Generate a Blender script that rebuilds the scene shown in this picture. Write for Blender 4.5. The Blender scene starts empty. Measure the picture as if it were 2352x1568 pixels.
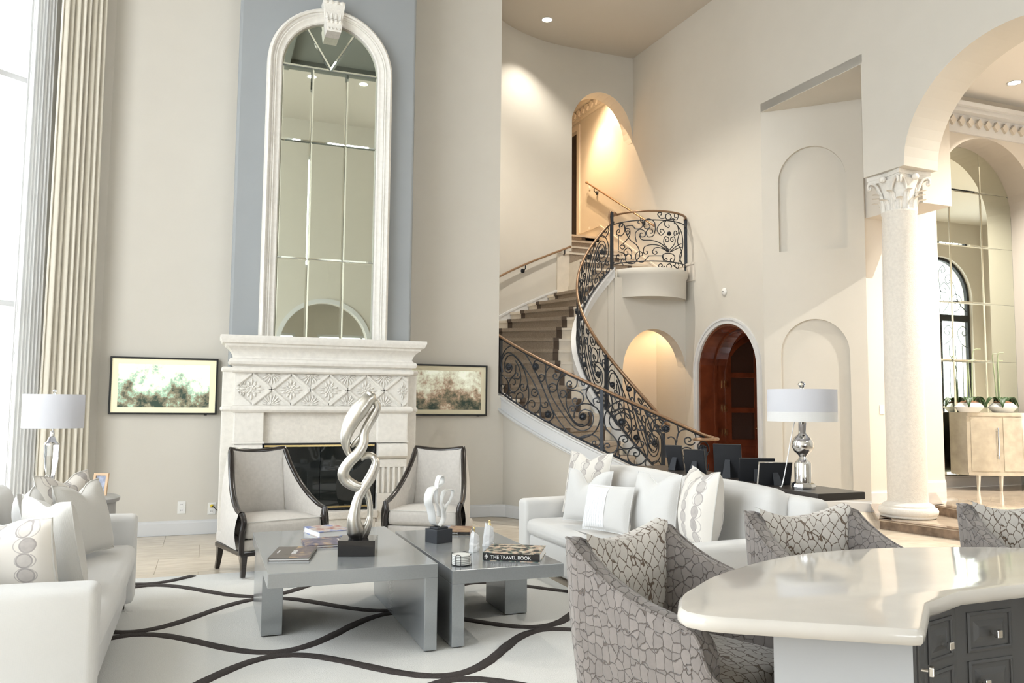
import bpy, bmesh, math, random
from math import pi, sin, cos, radians, hypot, atan2, sqrt
from mathutils import Vector, Matrix
from mathutils.geometry import tessellate_polygon
random.seed(7)
scene = bpy.context.scene
COL = scene.collection

# ------------------------------------------------------------------ camera
F_PX, EYE = 1848.0, 1.3
YAW, PITCH, ROLL = radians(20.65), radians(4.461), radians(0.4827)
cam_d = bpy.data.cameras.new('camera')
cam_d.sensor_width = 36.0
cam_d.lens = 36.0 * F_PX / 2352.0
cam_d.clip_start = 0.05
cam = bpy.data.objects.new('camera', cam_d)
COL.objects.link(cam)
_fw = Vector((sin(YAW) * cos(PITCH), cos(YAW) * cos(PITCH), sin(PITCH)))
_rt0 = Vector((cos(YAW), -sin(YAW), 0))
_up0 = _rt0.cross(_fw)
_rt = _rt0 * cos(ROLL) + _up0 * sin(ROLL)
_up = _up0 * cos(ROLL) - _rt0 * sin(ROLL)
cam.matrix_world = Matrix(((_rt.x, _up.x, -_fw.x, 0), (_rt.y, _up.y, -_fw.y, 0),
                           (_rt.z, _up.z, -_fw.z, EYE), (0, 0, 0, 1)))
scene.camera = cam

# ------------------------------------------------------------------ light
scene.view_settings.view_transform = 'Standard'
scene.view_settings.look = 'None'
scene.view_settings.gamma = 1.0
scene.view_settings.use_curve_mapping = False
scene.view_settings.exposure = 0.60
world = bpy.data.worlds.new('daylight')
scene.world = world
world.use_nodes = True
wn = world.node_tree.nodes
wn['Background'].inputs['Color'].default_value = (0.90, 0.96, 1.0, 1)
wn['Background'].inputs['Strength'].default_value = 5.0
scene.cycles.max_bounces = 5
scene.cycles.diffuse_bounces = 3
scene.cycles.glossy_bounces = 4
scene.cycles.transmission_bounces = 4
scene.cycles.transparent_max_bounces = 6
scene.cycles.use_adaptive_sampling = True
scene.cycles.adaptive_threshold = .08
scene.cycles.adaptive_min_samples = 16
scene.cycles.sample_clamp_indirect = 6.0
scene.cycles.caustics_reflective = False
scene.cycles.caustics_refractive = False

def portal(name, loc, rot, sx, sy):
    """light portal that guides the sky light through a window opening"""
    l = bpy.data.lights.new(name, 'AREA'); l.shape = 'RECTANGLE'; l.size = sx; l.size_y = sy
    l.cycles.is_portal = True
    o = bpy.data.objects.new(name, l); o.location = loc; o.rotation_euler = rot
    COL.objects.link(o); return o

def spot(name, loc, power, color=(1, .86, .68), angle=100, blend=.8, r=.05, rot=(0, 0, 0), parent=None):
    l = bpy.data.lights.new(name, 'SPOT'); l.energy = power; l.color = color
    l.spot_size = radians(angle); l.spot_blend = blend; l.shadow_soft_size = r
    o = bpy.data.objects.new(name, l); o.location = loc; o.rotation_euler = rot
    COL.objects.link(o); o.parent = parent; return o

# ------------------------------------------------------------------ materials
MATS = {}
def mat(name, color, rough=.6, metal=0., coat=0., noise=None, bump=None, spec=.5, trans=0., ior=1.45,
        emit=None, estr=0., sheen=0., weave=None, aniso=0.):
    """noise=(scale, amount[, detail]) varies the colour; bump=(scale, strength); weave=(scale, strength)"""
    m = bpy.data.materials.new(name); m.use_nodes = True
    nt = m.node_tree; b = nt.nodes['Principled BSDF']
    c = (*color, 1)
    b.inputs['Base Color'].default_value = c
    b.inputs['Roughness'].default_value = rough
    b.inputs['Metallic'].default_value = metal
    b.inputs['Specular IOR Level'].default_value = spec
    b.inputs['IOR'].default_value = ior
    b.inputs['Coat Weight'].default_value = coat
    b.inputs['Coat Roughness'].default_value = .08
    b.inputs['Transmission Weight'].default_value = trans
    b.inputs['Sheen Weight'].default_value = sheen
    if emit: b.inputs['Emission Color'].default_value = (*emit, 1); b.inputs['Emission Strength'].default_value = estr
    tc = None
    def coords():
        nonlocal tc
        if tc is None: tc = nt.nodes.new('ShaderNodeTexCoord')
        return tc.outputs['Object']
    if noise:
        n = nt.nodes.new('ShaderNodeTexNoise'); n.inputs['Scale'].default_value = noise[0]
        n.inputs['Detail'].default_value = noise[2] if len(noise) > 2 else 4
        nt.links.new(coords(), n.inputs['Vector'])
        r = nt.nodes.new('ShaderNodeValToRGB'); a = noise[1]
        r.color_ramp.elements[0].position = .3; r.color_ramp.elements[1].position = .7
        r.color_ramp.elements[0].color = (*[max(0, v * (1 - a)) for v in color], 1)
        r.color_ramp.elements[1].color = (*[min(1, v * (1 + a)) for v in color], 1)
        nt.links.new(n.outputs['Fac'], r.inputs['Fac']); nt.links.new(r.outputs['Color'], b.inputs['Base Color'])
    h = None
    if bump:
        n = nt.nodes.new('ShaderNodeTexNoise'); n.inputs['Scale'].default_value = bump[0]; n.inputs['Detail'].default_value = 5
        nt.links.new(coords(), n.inputs['Vector']); h = (n.outputs['Fac'], bump[1])
    if weave:
        w = [nt.nodes.new('ShaderNodeTexWave') for _ in range(3)]
        prev = None
        for i, wv in enumerate(w):
            wv.bands_direction = 'XYZ'[i]; wv.inputs['Scale'].default_value = weave[0]
            wv.inputs['Distortion'].default_value = 1.5; wv.inputs['Detail Scale'].default_value = 3
            nt.links.new(coords(), wv.inputs['Vector'])
            if prev is None: prev = wv.outputs['Fac']
            else:
                ad = nt.nodes.new('ShaderNodeMath'); ad.operation = 'ADD'
                nt.links.new(prev, ad.inputs[0]); nt.links.new(wv.outputs['Fac'], ad.inputs[1]); prev = ad.outputs[0]
        h = (prev, weave[1])
    if h:
        bp = nt.nodes.new('ShaderNodeBump'); bp.inputs['Strength'].default_value = h[1]; bp.inputs['Distance'].default_value = .01
        nt.links.new(h[0], bp.inputs['Height']); nt.links.new(bp.outputs['Normal'], b.inputs['Normal'])
    m.cycles.emission_sampling = 'NONE'      # glowing faces are tiny; the lamps beside them carry the light
    MATS[name] = m
    return m

def voronoi_mat(name, base, line, scale, width=.05, rough=.75, bump=.6, vary=.25, stretch=(1, 1, 1), sheen=.3):
    """cracked-scale velvet: polygon cells parted by lines"""
    m = mat(name, base, rough, sheen=sheen); nt = m.node_tree; b = nt.nodes['Principled BSDF']; N = nt.nodes.new; L = nt.links.new
    tc = N('ShaderNodeTexCoord'); mp = N('ShaderNodeMapping'); mp.inputs['Scale'].default_value = stretch; mp.inputs['Rotation'].default_value = (.25, .78, .35)
    L(tc.outputs['Object'], mp.inputs['Vector'])
    wob = N('ShaderNodeTexNoise'); wob.inputs['Scale'].default_value = 30; L(mp.outputs['Vector'], wob.inputs['Vector'])
    mixv = N('ShaderNodeVectorMath'); mixv.operation = 'MULTIPLY_ADD'; mixv.inputs[1].default_value = (.02, .02, .02)
    L(wob.outputs['Color'], mixv.inputs[0]); L(mp.outputs['Vector'], mixv.inputs[2])
    v = N('ShaderNodeTexVoronoi'); v.feature = 'DISTANCE_TO_EDGE'; v.inputs['Scale'].default_value = scale; v.inputs['Randomness'].default_value = .46
    v2 = N('ShaderNodeTexVoronoi'); v2.feature = 'F1'; v2.inputs['Scale'].default_value = scale; v2.inputs['Randomness'].default_value = .46
    L(mixv.outputs[0], v.inputs['Vector']); L(mixv.outputs[0], v2.inputs['Vector'])
    r = N('ShaderNodeValToRGB'); r.color_ramp.elements[0].position = width * .5; r.color_ramp.elements[1].position = width
    L(v.outputs['Distance'], r.inputs['Fac'])
    hs = N('ShaderNodeHueSaturation'); hs.inputs['Color'].default_value = (*base, 1)
    sep = N('ShaderNodeSeparateColor'); L(v2.outputs['Color'], sep.inputs[0])
    ns = N('ShaderNodeTexNoise'); ns.inputs['Scale'].default_value = 60; L(tc.outputs['Object'], ns.inputs['Vector'])
    ad = N('ShaderNodeMath'); ad.operation = 'ADD'; L(sep.outputs[0], ad.inputs[0]); L(ns.outputs['Fac'], ad.inputs[1])
    ma = N('ShaderNodeMath'); ma.operation = 'MULTIPLY_ADD'; ma.inputs[1].default_value = vary; ma.inputs[2].default_value = 1 - vary
    L(ad.outputs[0], ma.inputs[0]); L(ma.outputs[0], hs.inputs['Value'])
    mx = N('ShaderNodeMix'); mx.data_type = 'RGBA'; mx.inputs[6].default_value = (*line, 1)
    L(r.outputs['Color'], mx.inputs[0]); L(hs.outputs[0], mx.inputs[7]); L(mx.outputs[2], b.inputs['Base Color'])
    bp = N('ShaderNodeBump'); bp.inputs['Strength'].default_value = bump; bp.inputs['Distance'].default_value = .012
    L(r.outputs['Color'], bp.inputs['Height']); L(bp.outputs['Normal'], b.inputs['Normal'])
    return m

def chain_mat(name, base, ink, cols=3.0, rows=6.0):
    """linen printed with vertical chains of ringed ovals; uses the UV map"""
    m = mat(name, base, .85, sheen=.2); nt = m.node_tree; b = nt.nodes['Principled BSDF']; N = nt.nodes.new; L = nt.links.new
    uv = N('ShaderNodeUVMap'); sp = N('ShaderNodeSeparateXYZ'); L(uv.outputs[0], sp.inputs[0])
    def mth(op, a, bb=None, c=None):
        n = N('ShaderNodeMath'); n.operation = op
        for i, x in enumerate((a, bb, c)):
            if x is None: continue
            if isinstance(x, (int, float)): n.inputs[i].default_value = x
            else: L(x, n.inputs[i])
        return n.outputs[0]
    u = mth('MULTIPLY', sp.outputs[0], cols); v = mth('MULTIPLY', sp.outputs[1], rows)
    cu = mth('FLOOR', u); v = mth('ADD', v, mth('MULTIPLY', cu, .37))
    fu = mth('SUBTRACT', mth('FRACT', u), .5); fv = mth('SUBTRACT', mth('FRACT', v), .5)
    cell = N('ShaderNodeTexWhiteNoise'); cell.noise_dimensions = '2D'
    cb = N('ShaderNodeCombineXYZ'); L(cu, cb.inputs[0]); L(mth('FLOOR', v), cb.inputs[1]); L(cb.outputs[0], cell.inputs['Vector'])
    off = mth('MULTIPLY', mth('SUBTRACT', cell.outputs['Value'], .5), .16)
    def oval(ax, ay, o):
        return mth('SQRT', mth('ADD', mth('POWER', mth('ABSOLUTE', mth('DIVIDE', mth('ADD', fu, o), ax)), 2.), mth('POWER', mth('ABSOLUTE', mth('DIVIDE', fv, ay)), 2.)))
    d1 = oval(.20, .46, off); d2 = oval(.26, .49, mth('MULTIPLY', off, -.6))
    fill = mth('MULTIPLY', mth('LESS_THAN', d1, 1.), mth('ADD', .30, mth('MULTIPLY', cell.outputs['Value'], .45)))
    ring1 = mth('LESS_THAN', mth('ABSOLUTE', mth('SUBTRACT', d1, 1.)), .10)
    ring2 = mth('LESS_THAN', mth('ABSOLUTE', mth('SUBTRACT', d2, 1.)), .055)
    ink_f = mth('MINIMUM', mth('MAXIMUM', mth('MAXIMUM', fill, mth('MULTIPLY', ring1, .85)), mth('MULTIPLY', ring2, .6)), 1.)
    ns = N('ShaderNodeTexNoise'); ns.inputs['Scale'].default_value = 14; L(uv.outputs[0], ns.inputs['Vector'])
    ink_f = mth('MULTIPLY', ink_f, mth('ADD', .55, mth('MULTIPLY', ns.outputs['Fac'], .7)))
    mx = N('ShaderNodeMix'); mx.data_type = 'RGBA'; mx.inputs[6].default_value = (*base, 1); mx.inputs[7].default_value = (*ink, 1)
    L(ink_f, mx.inputs[0]); L(mx.outputs[2], b.inputs['Base Color'])
    return m

WALLC = (.625, .59, .525)
mat('wall_paint', WALLC, .75, noise=(3, .012), bump=(180, .04))
mat('ceiling_paint', (.56, .52, .46), .8, bump=(150, .03))
mat('warm_paint', (.66, .61, .54), .75, bump=(180, .04))
mat('grey_panel_paint', (.325, .342, .35), .7, noise=(2, .02))
mat('trim_white', (.66, .66, .66), .4)
mat('coffer_dark', (.17, .18, .165), .6)
mat('coral_stone', (.77, .74, .685), .85, noise=(22, .05), bump=(60, .25))
mat('coral_stone_pitted', (.76, .72, .655), .9, noise=(34, .06, 8), bump=(95, .45))
mat('tile_stone', (.66, .575, .465), .22, noise=(5, .10, 6), spec=.5)
mat('grout', (.55, .49, .41), .8)
mat('brown_marble', (.245, .175, .125), .12, noise=(9, .45, 8))
mat('polished_marble', (.52, .43, .335), .07, noise=(5, .14, 6))
mat('mirror_glass', (.80, .84, .74), .015, metal=1.)
mat('mirror_bevel', (.84, .87, .79), .03, metal=1.)
mat('iron', (.038, .042, .05), .45, metal=.55, bump=(90, .15))
mat('bronze_rail', (.27, .165, .095), .32, metal=.5)
mat('linen_white', (.66, .65, .63), .9, weave=(90, .12), sheen=.25)
mat('linen_cream', (.62, .60, .56), .9, weave=(80, .16), sheen=.25)
mat('linen_oat', (.58, .545, .50), .9, noise=(40, .05), weave=(70, .25), sheen=.2)
mat('dark_wood', (.018, .013, .011), .25, coat=.5)
mat('espresso_wood', (.035, .028, .024), .35, coat=.2)
mat('silver_lacquer', (.38, .40, .415), .24, metal=.45, noise=(120, .03), coat=.25)
mat('silver_leaf', (.62, .595, .54), .33, metal=.9, noise=(6, .12, 6))
def patina():
    m = MATS['silver_leaf']; nt = m.node_tree; b = nt.nodes['Principled BSDF']; N = nt.nodes.new; L = nt.links.new
    src = b.inputs['Base Color'].links[0].from_socket; tc = N('ShaderNodeTexCoord'); sp = N('ShaderNodeSeparateXYZ'); L(tc.outputs['Object'], sp.inputs[0])
    mr_ = N('ShaderNodeMapRange'); mr_.inputs[1].default_value = .10; mr_.inputs[2].default_value = .20; L(sp.outputs[2], mr_.inputs[0])
    mx = N('ShaderNodeMix'); mx.data_type = 'RGBA'; mx.inputs[6].default_value = (.09, .085, .08, 1); L(mr_.outputs[0], mx.inputs[0]); L(src, mx.inputs[7]); L(mx.outputs[2], b.inputs['Base Color'])
patina()
mat('chrome', (.82, .82, .82), .06, metal=1.)
mat('black_gloss', (.008, .008, .010), .12, coat=.5)
mat('black_matte', (.012, .013, .016), .6)
mat('black_slate', (.03, .033, .04), .5)
mat('brass', (.78, .60, .28), .25, metal=1.)
mat('shade_fabric', (.74, .74, .77), .8, trans=.0)
mat('crystal', (.95, .97, .97), .02, trans=1., ior=1.5)
mat('glass', (.98, 1, 1), .0, trans=1., ior=1.02)
mat('firebox_glass', (.012, .014, .013), .03, spec=.9)
mat('firebox_black', (.014, .013, .012), .8)
mat('log_char', (.09, .08, .07), .9, noise=(12, .5))
mat('white_ceramic', (.82, .82, .80), .25)
mat('quartz_white', (.90, .90, .90), .35, bump=(25, .6), trans=.25)
mat('rug_cream', (.76, .755, .725), .95, noise=(160, .05), bump=(220, .5))
mat('rug_line', (.055, .045, .042), .95, noise=(140, .25), bump=(220, .6))
mat('carpet_taupe', (.30, .245, .19), .95, noise=(90, .22), bump=(120, .5))
mat('carpet_binding', (.10, .075, .058), .9)
mat('step_stone', (.70, .635, .54), .35, noise=(8, .06))
mat('foyer_ceiling_paint', (.85, .82, .77), .8)  # extra whiteness stands in for light bounced onto the foyer ceiling
mat('mahogany', (.14, .034, .013), .22, noise=(4, .35, 6), coat=.35)
mat('mahogany_glass', (.045, .022, .014), .25, bump=(90, .5), coat=.3)
mat('island_marble', (.62, .585, .53), .06, noise=(4, .05, 8), coat=.2)
mat('island_grey', (.45, .46, .47), .45)
mat('island_charcoal', (.095, .095, .096), .38)
mat('cabinet_pearl', (.60, .545, .45), .2, metal=.35, noise=(9, .12))
mat('orchid_green', (.02, .055, .012), .35)
mat('orchid_stem', (.35, .42, .26), .5)
mat('bark', (.20, .10, .05), .9, noise=(60, .4))
mat('socket_plastic', (.80, .79, .76), .4)
mat('yellow_plug', (.75, .55, .03), .4)
mat('frame_black_metal', (.012, .012, .012), .35)
mat('mat_board', (.74, .68, .50), .7)
mat('downlight_glow', (1, 1, 1), .5, emit=(1, .95, .85), estr=9.)
mat('warm_glow', (1, 1, 1), .5, emit=(1, .78, .5), estr=6.)
mat('grey_stain_wood', (.33, .32, .31), .4, noise=(8, .15))
mat('photo_wood', (.62, .42, .25), .5)
mat('photo_print', (.22, .24, .32), .3, noise=(30, .6))
mat('paper', (.83, .82, .80), .8)
mat('curtain_sheer', (.92, .92, .91), .9, sheen=.3)
mat('curtain_cream', (.86, .81, .70), .85, noise=(20, .03), sheen=.4)
def pane_glass(name):
    m = mat(name, (.95, .98, .98), .0); nt = m.node_tree; o = nt.nodes['Material Output']
    t = nt.nodes.new('ShaderNodeBsdfTransparent'); g = nt.nodes.new('ShaderNodeBsdfGlossy'); g.inputs['Roughness'].default_value = .01; mx = nt.nodes.new('ShaderNodeMixShader'); mx.inputs[0].default_value = .05
    nt.links.new(t.outputs[0], mx.inputs[1]); nt.links.new(g.outputs[0], mx.inputs[2]); nt.links.new(mx.outputs[0], o.inputs['Surface'])
pane_glass('window_glass')
def translucent(name, f):
    m = MATS[name]; nt = m.node_tree; b = nt.nodes['Principled BSDF']; o = nt.nodes['Material Output']
    t = nt.nodes.new('ShaderNodeBsdfTranslucent'); t.inputs['Color'].default_value = b.inputs['Base Color'].default_value; mx = nt.nodes.new('ShaderNodeMixShader'); mx.inputs[0].default_value = f
    nt.links.new(b.outputs[0], mx.inputs[1]); nt.links.new(t.outputs[0], mx.inputs[2]); nt.links.new(mx.outputs[0], o.inputs['Surface'])
translucent('curtain_sheer', .4); translucent('curtain_cream', .12); translucent('shade_fabric', .35)
mat('light_cord', (.85, .85, .85), .5)
voronoi_mat('croc_taupe', (.20, .175, .16), (.10, .08, .068), 31, .045, bump=.8, vary=.22, stretch=(1, 1, .8))
voronoi_mat('croc_light', (.58, .545, .50), (.13, .085, .055), 28, .05, bump=.35, vary=.10, stretch=(1, 1, .8))
def embroidery_mat(name, base):
    m = mat(name, base, .8, sheen=.2); nt = m.node_tree; b = nt.nodes['Principled BSDF']; N = nt.nodes.new; L = nt.links.new
    tc = N('ShaderNodeTexCoord'); w = N('ShaderNodeTexWave'); w.bands_direction = 'X'; w.inputs['Scale'].default_value = 14; w.inputs['Distortion'].default_value = 3; w.inputs['Detail Scale'].default_value = 2.2
    L(tc.outputs['Object'], w.inputs['Vector']); r = N('ShaderNodeValToRGB'); r.color_ramp.elements[0].position = .02; r.color_ramp.elements[1].position = .12
    r.color_ramp.elements[0].color = (base[0] * .74, base[1] * .75, base[2] * .77, 1); r.color_ramp.elements[1].color = (*base, 1)
    L(w.outputs['Fac'], r.inputs['Fac']); L(r.outputs['Color'], b.inputs['Base Color'])
embroidery_mat('embroidery', (.86, .86, .86))
chain_mat('linen_chain', (.72, .68, .62), (.27, .24, .235))

# ------------------------------------------------------------------ mesh helpers
class MB:
    def __init__(s): s.v = []; s.f = []; s.uv = None
    def add(s, vs, fs):
        o = len(s.v); s.v += [tuple(x) for x in vs]; s.f += [tuple(i + o for i in f) for f in fs]; return s
    def box(s, x0, x1, y0, y1, z0, z1):
        vs = [(x, y, z) for z in (z0, z1) for y in (y0, y1) for x in (x0, x1)]
        return s.add(vs, [(0, 2, 3, 1), (4, 5, 7, 6), (0, 1, 5, 4), (2, 6, 7, 3), (0, 4, 6, 2), (1, 3, 7, 5)])
    def obox(s, c, size, rot=(0, 0, 0)):
        from mathutils import Euler
        R = Euler(rot).to_matrix(); hx, hy, hz = [a / 2 for a in size]
        vs = [R @ Vector((x, y, z)) + Vector(c) for z in (-hz, hz) for y in (-hy, hy) for x in (-hx, hx)]
        return s.add(vs, [(0, 2, 3, 1), (4, 5, 7, 6), (0, 1, 5, 4), (2, 6, 7, 3), (0, 4, 6, 2), (1, 3, 7, 5)])
    def prism(s, poly, z0, z1, holes=(), fr=None):
        """extrude a 2-D polygon (with holes); fr maps (u, v, w) to 3-D, w being z0..z1"""
        fr = fr or (lambda u, v, w: (u, v, w))
        loops = [list(poly)] + [list(h) for h in holes]
        flat = [p for lp in loops for p in lp]
        tris = tessellate_polygon([[Vector((p[0], p[1], 0)) for p in lp] for lp in loops])
        n = len(flat)
        vs = [fr(p[0], p[1], z0) for p in flat] + [fr(p[0], p[1], z1) for p in flat]
        fs = []
        for t in tris:
            a, b_, c = [flat[i] for i in t]
            if (b_[0] - a[0]) * (c[1] - a[1]) - (b_[1] - a[1]) * (c[0] - a[0]) < 0: t = (t[0], t[2], t[1])
            fs.append((t[0] + n, t[1] + n, t[2] + n)); fs.append((t[0], t[2], t[1]))
        o = 0
        for lp in loops:
            m = len(lp)
            for i in range(m):
                j = (i + 1) % m; fs.append((o + i, o + j, o + j + n, o + i + n))
            o += m
        return s.add(vs, fs)
    def tube(s, pts, r, n=6, closed=False, caps=True, flat=1.0):
        pts = [Vector(p) for p in pts]; N = len(pts)
        if N < 2: return s
        rs = r if isinstance(r, (list, tuple)) else [r] * N
        vs = []; prev = None
        for i, p in enumerate(pts):
            if closed: d = pts[(i + 1) % N] - pts[i - 1]
            else: d = pts[min(i + 1, N - 1)] - pts[max(i - 1, 0)]
            if d.length < 1e-9: d = Vector((0, 0, 1))
            d.normalize()
            if prev is None:
                a = Vector((0, 0, 1)) if abs(d.z) < .9 else Vector((1, 0, 0))
                u = d.cross(a).normalized()
            else: u = (prev - d * prev.dot(d)); u = u.normalized() if u.length > 1e-6 else d.orthogonal().normalized()
            prev = u; w = d.cross(u)
            for k in range(n):
                t = 2 * pi * (k + .5) / n; vs.append(p + (u * cos(t) + w * sin(t) * flat) * rs[i])
        fs = []
        for i in range(N if closed else N - 1):
            j = (i + 1) % N
            for k in range(n): fs.append((i * n + k, i * n + (k + 1) % n, j * n + (k + 1) % n, j * n + k))
        if caps and not closed: fs.append(tuple(range(n))[::-1]); fs.append(tuple((N - 1) * n + k for k in range(n)))
        return s.add(vs, fs)
    def lathe(s, prof, c=(0, 0, 0), n=24, a0=0, a1=2 * pi, sx=1, sy=1, caps=True):
        full = abs(a1 - a0 - 2 * pi) < 1e-6; m = n if full else n + 1
        vs = [(c[0] + r * cos(a0 + (a1 - a0) * k / n) * sx, c[1] + r * sin(a0 + (a1 - a0) * k / n) * sy, c[2] + z) for r, z in prof for k in range(m)]
        fs = []
        for i in range(len(prof) - 1):
            for k in range(n):
                k2 = (k + 1) % m
                fs.append((i * m + k, i * m + k2, (i + 1) * m + k2, (i + 1) * m + k))
        if full and tuple(prof[0]) != tuple(prof[-1]) and caps:
            if prof[0][0] > 1e-5: fs.append(tuple(range(m))[::-1])
            if prof[-1][0] > 1e-5: fs.append(tuple((len(prof) - 1) * m + k for k in range(m)))
        return s.add(vs, fs)
    def grid(s, fn, nu, nv, cu=False, cv=False):
        mu = nu if cu else nu + 1; mv = nv if cv else nv + 1
        vs = [fn(i / nu, j / nv) for i in range(mu) for j in range(mv)]
        fs = [(i * mv + j, ((i + 1) % mu) * mv + j, ((i + 1) % mu) * mv + (j + 1) % mv, i * mv + (j + 1) % mv) for i in range(nu) for j in range(nv)]
        return s.add(vs, fs)
    def rbox(s, w, d, h, r, c=(0, 0, 0), n=3, bulge=0., ns=4, bx=0., by=0.):
        """rounded box centred at c; bulge swells the top/bottom, bx / by the ends and faces"""
        def axis(L):
            a = [-L + r * (1 - cos(k * pi / 2 / n)) for k in range(n)]
            inner = [(-L + r) + (2 * L - 2 * r) * k / ns for k in range(ns + 1)]
            return a + inner + [-x for x in a[::-1]]
        hx, hy, hz = w / 2, d / 2, h / 2; ax, ay, az = axis(hx), axis(hy), axis(hz)
        idx = {}; vs = []; fs = []
        def vert(x, y, z):
            k = (round(x, 6), round(y, 6), round(z, 6))
            if k in idx: return idx[k]
            cl = Vector((max(-hx + r, min(hx - r, x)), max(-hy + r, min(hy - r, y)), max(-hz + r, min(hz - r, z))))
            dd = Vector((x, y, z)) - cl
            p = cl + dd.normalized() * r if dd.length > 1e-9 else Vector((x, y, z))
            ex, ey, ez = 1 - (x / hx) ** 2, 1 - (y / hy) ** 2, 1 - (z / hz) ** 2
            p.z += bulge * ex * ey * (z / hz); p.x += bx * ey * ez * (x / hx); p.y += by * ex * ez * (y / hy)
            idx[k] = len(vs); vs.append((p.x + c[0], p.y + c[1], p.z + c[2])); return idx[k]
        def face(A, B, f, flip):
            for i in range(len(A) - 1):
                for j in range(len(B) - 1):
                    q = [vert(*f(A[i], B[j])), vert(*f(A[i + 1], B[j])), vert(*f(A[i + 1], B[j + 1])), vert(*f(A[i], B[j + 1]))]
                    fs.append(tuple(q[::-1] if flip else q))
        face(ax, ay, lambda a, b: (a, b, hz), False); face(ax, ay, lambda a, b: (a, b, -hz), True)
        face(ax, az, lambda a, b: (a, -hy, b), False); face(ax, az, lambda a, b: (a, hy, b), True)
        face(ay, az, lambda a, b: (hx, a, b), False); face(ay, az, lambda a, b: (-hx, a, b), True)
        return s.add(vs, fs)
    def mesh(s, name, m, smooth=None):
        me = bpy.data.meshes.new(name); me.from_pydata([tuple(v) for v in s.v], [], s.f); me.validate()
        if m: me.materials.append(MATS[m])
        if smooth is not None:
            me.polygons.foreach_set('use_smooth', [True] * len(me.polygons))
            if smooth < 179: me.set_sharp_from_angle(angle=radians(smooth))
        if s.uv and len(s.uv) == len(me.vertices):
            ul = me.uv_layers.new(name='UVMap')
            for lp in me.loops: ul.data[lp.index].uv = s.uv[lp.vertex_index]
        me.update(); return me
    def obj(s, name, m, parent=None, smooth=None, bevel=0, loc=None, rot=None, fix=True):
        me = s.mesh(name, m, smooth)
        if fix:
            bm = bmesh.new(); bm.from_mesh(me); bmesh.ops.recalc_face_normals(bm, faces=bm.faces); bm.to_mesh(me); bm.free()
        return put(name, me, parent, loc, rot, bevel)

def put(name, me, parent=None, loc=None, rot=None, bevel=0):
    o = bpy.data.objects.new(name, me); COL.objects.link(o)
    if parent: o.parent = parent
    if loc: o.location = loc
    if rot: o.rotation_euler = rot
    if bevel:
        md = o.modifiers.new('bevel', 'BEVEL'); md.width = bevel; md.segments = 2; md.limit_method = 'ANGLE'; md.angle_limit = radians(40)
        md.harden_normals = False
    return o

def tag(o, label=None, cat=None, group=None, kind=None):
    if label: o['label'] = label
    if cat: o['category'] = cat
    if group: o['group'] = group
    if kind: o['kind'] = kind
    return o

def thing(name, label, cat, loc=(0, 0, 0), rz=0, group=None):
    o = bpy.data.objects.new(name, None); COL.objects.link(o); o.empty_display_size = .1
    o.location = loc; o.rotation_euler = (0, 0, rz)
    return tag(o, label, cat, group)

def struct(o): o['kind'] = 'structure'; return o

def catmull(P, n=8, closed=False):
    P = [Vector(p) for p in P]; out = []; N = len(P)
    for i in range(N if closed else N - 1):
        p1, p2 = P[i], P[(i + 1) % N]
        p0 = P[i - 1] if (closed or i > 0) else p1 * 2 - p2
        p3 = P[(i + 2) % N] if (closed or i + 2 < N) else p2 * 2 - p1
        for k in range(n):
            t = k / n
            out.append(.5 * ((2 * p1) + (p2 - p0) * t + (2 * p0 - 5 * p1 + 4 * p2 - p3) * t * t + (3 * p1 - p0 - 3 * p2 + p3) * t ** 3))
    if not closed: out.append(P[-1])
    return out

def arch_loop(u0, u1, v0, vs, b=None, n=20):
    """closed loop of an opening with a round top: jambs u0/u1, sill v0, spring height vs, rise b"""
    c = (u0 + u1) / 2; a = (u1 - u0) / 2; b = a if b is None else b
    return [(u0, v0), (u1, v0)] + [(c + a * cos(pi * k / n), vs + b * sin(pi * k / n)) for k in range(n + 1)]

def text_mesh(name, s, size, mname, parent, loc, rot, ext=.0004, align='LEFT', sx=1.0):
    cu = bpy.data.curves.new(name, 'FONT'); cu.body = s; cu.size = size; cu.extrude = ext; cu.align_x = align
    o = bpy.data.objects.new(name, cu); COL.objects.link(o)
    dg = bpy.context.evaluated_depsgraph_get(); me = bpy.data.meshes.new_from_object(o.evaluated_get(dg))
    bpy.data.objects.remove(o); bpy.data.curves.remove(cu)
    me.materials.clear(); me.materials.append(MATS[mname])
    q = put(name, me, parent, loc, rot); q.scale = (sx, 1, 1); return q
# ================================================================== structure
CEIL = 7.35
W2O = Vector((6.98, 7.0, 0)); W2D = Vector((-.044, 1, 0)).normalized(); W2N = Vector((W2D.y, -W2D.x, 0))   # W2N points out of the room
def w2(s, z, w=0): return W2O + W2D * s + W2N * w + Vector((0, 0, z))
SC = Vector((5.59, 9.633, 0)); RI, RO = .943, 2.417           # stair centre, inner and outer radius
def zs(th, inner=False):                                       # top of the stringers
    a = 4.71 - th
    return .027 + 1.095 * a - .0165 * a * a + (.052 if inner else 0)
def pol(r, th, z): return Vector((SC.x + r * cos(th), SC.y + r * sin(th), z))
YL, YR, YB = 8.62, 8.95, 8.40          # wall left of the chimney, right of it, chimney breast face
FL1, FL2 = .106, .212                  # the two foyer step levels

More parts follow.
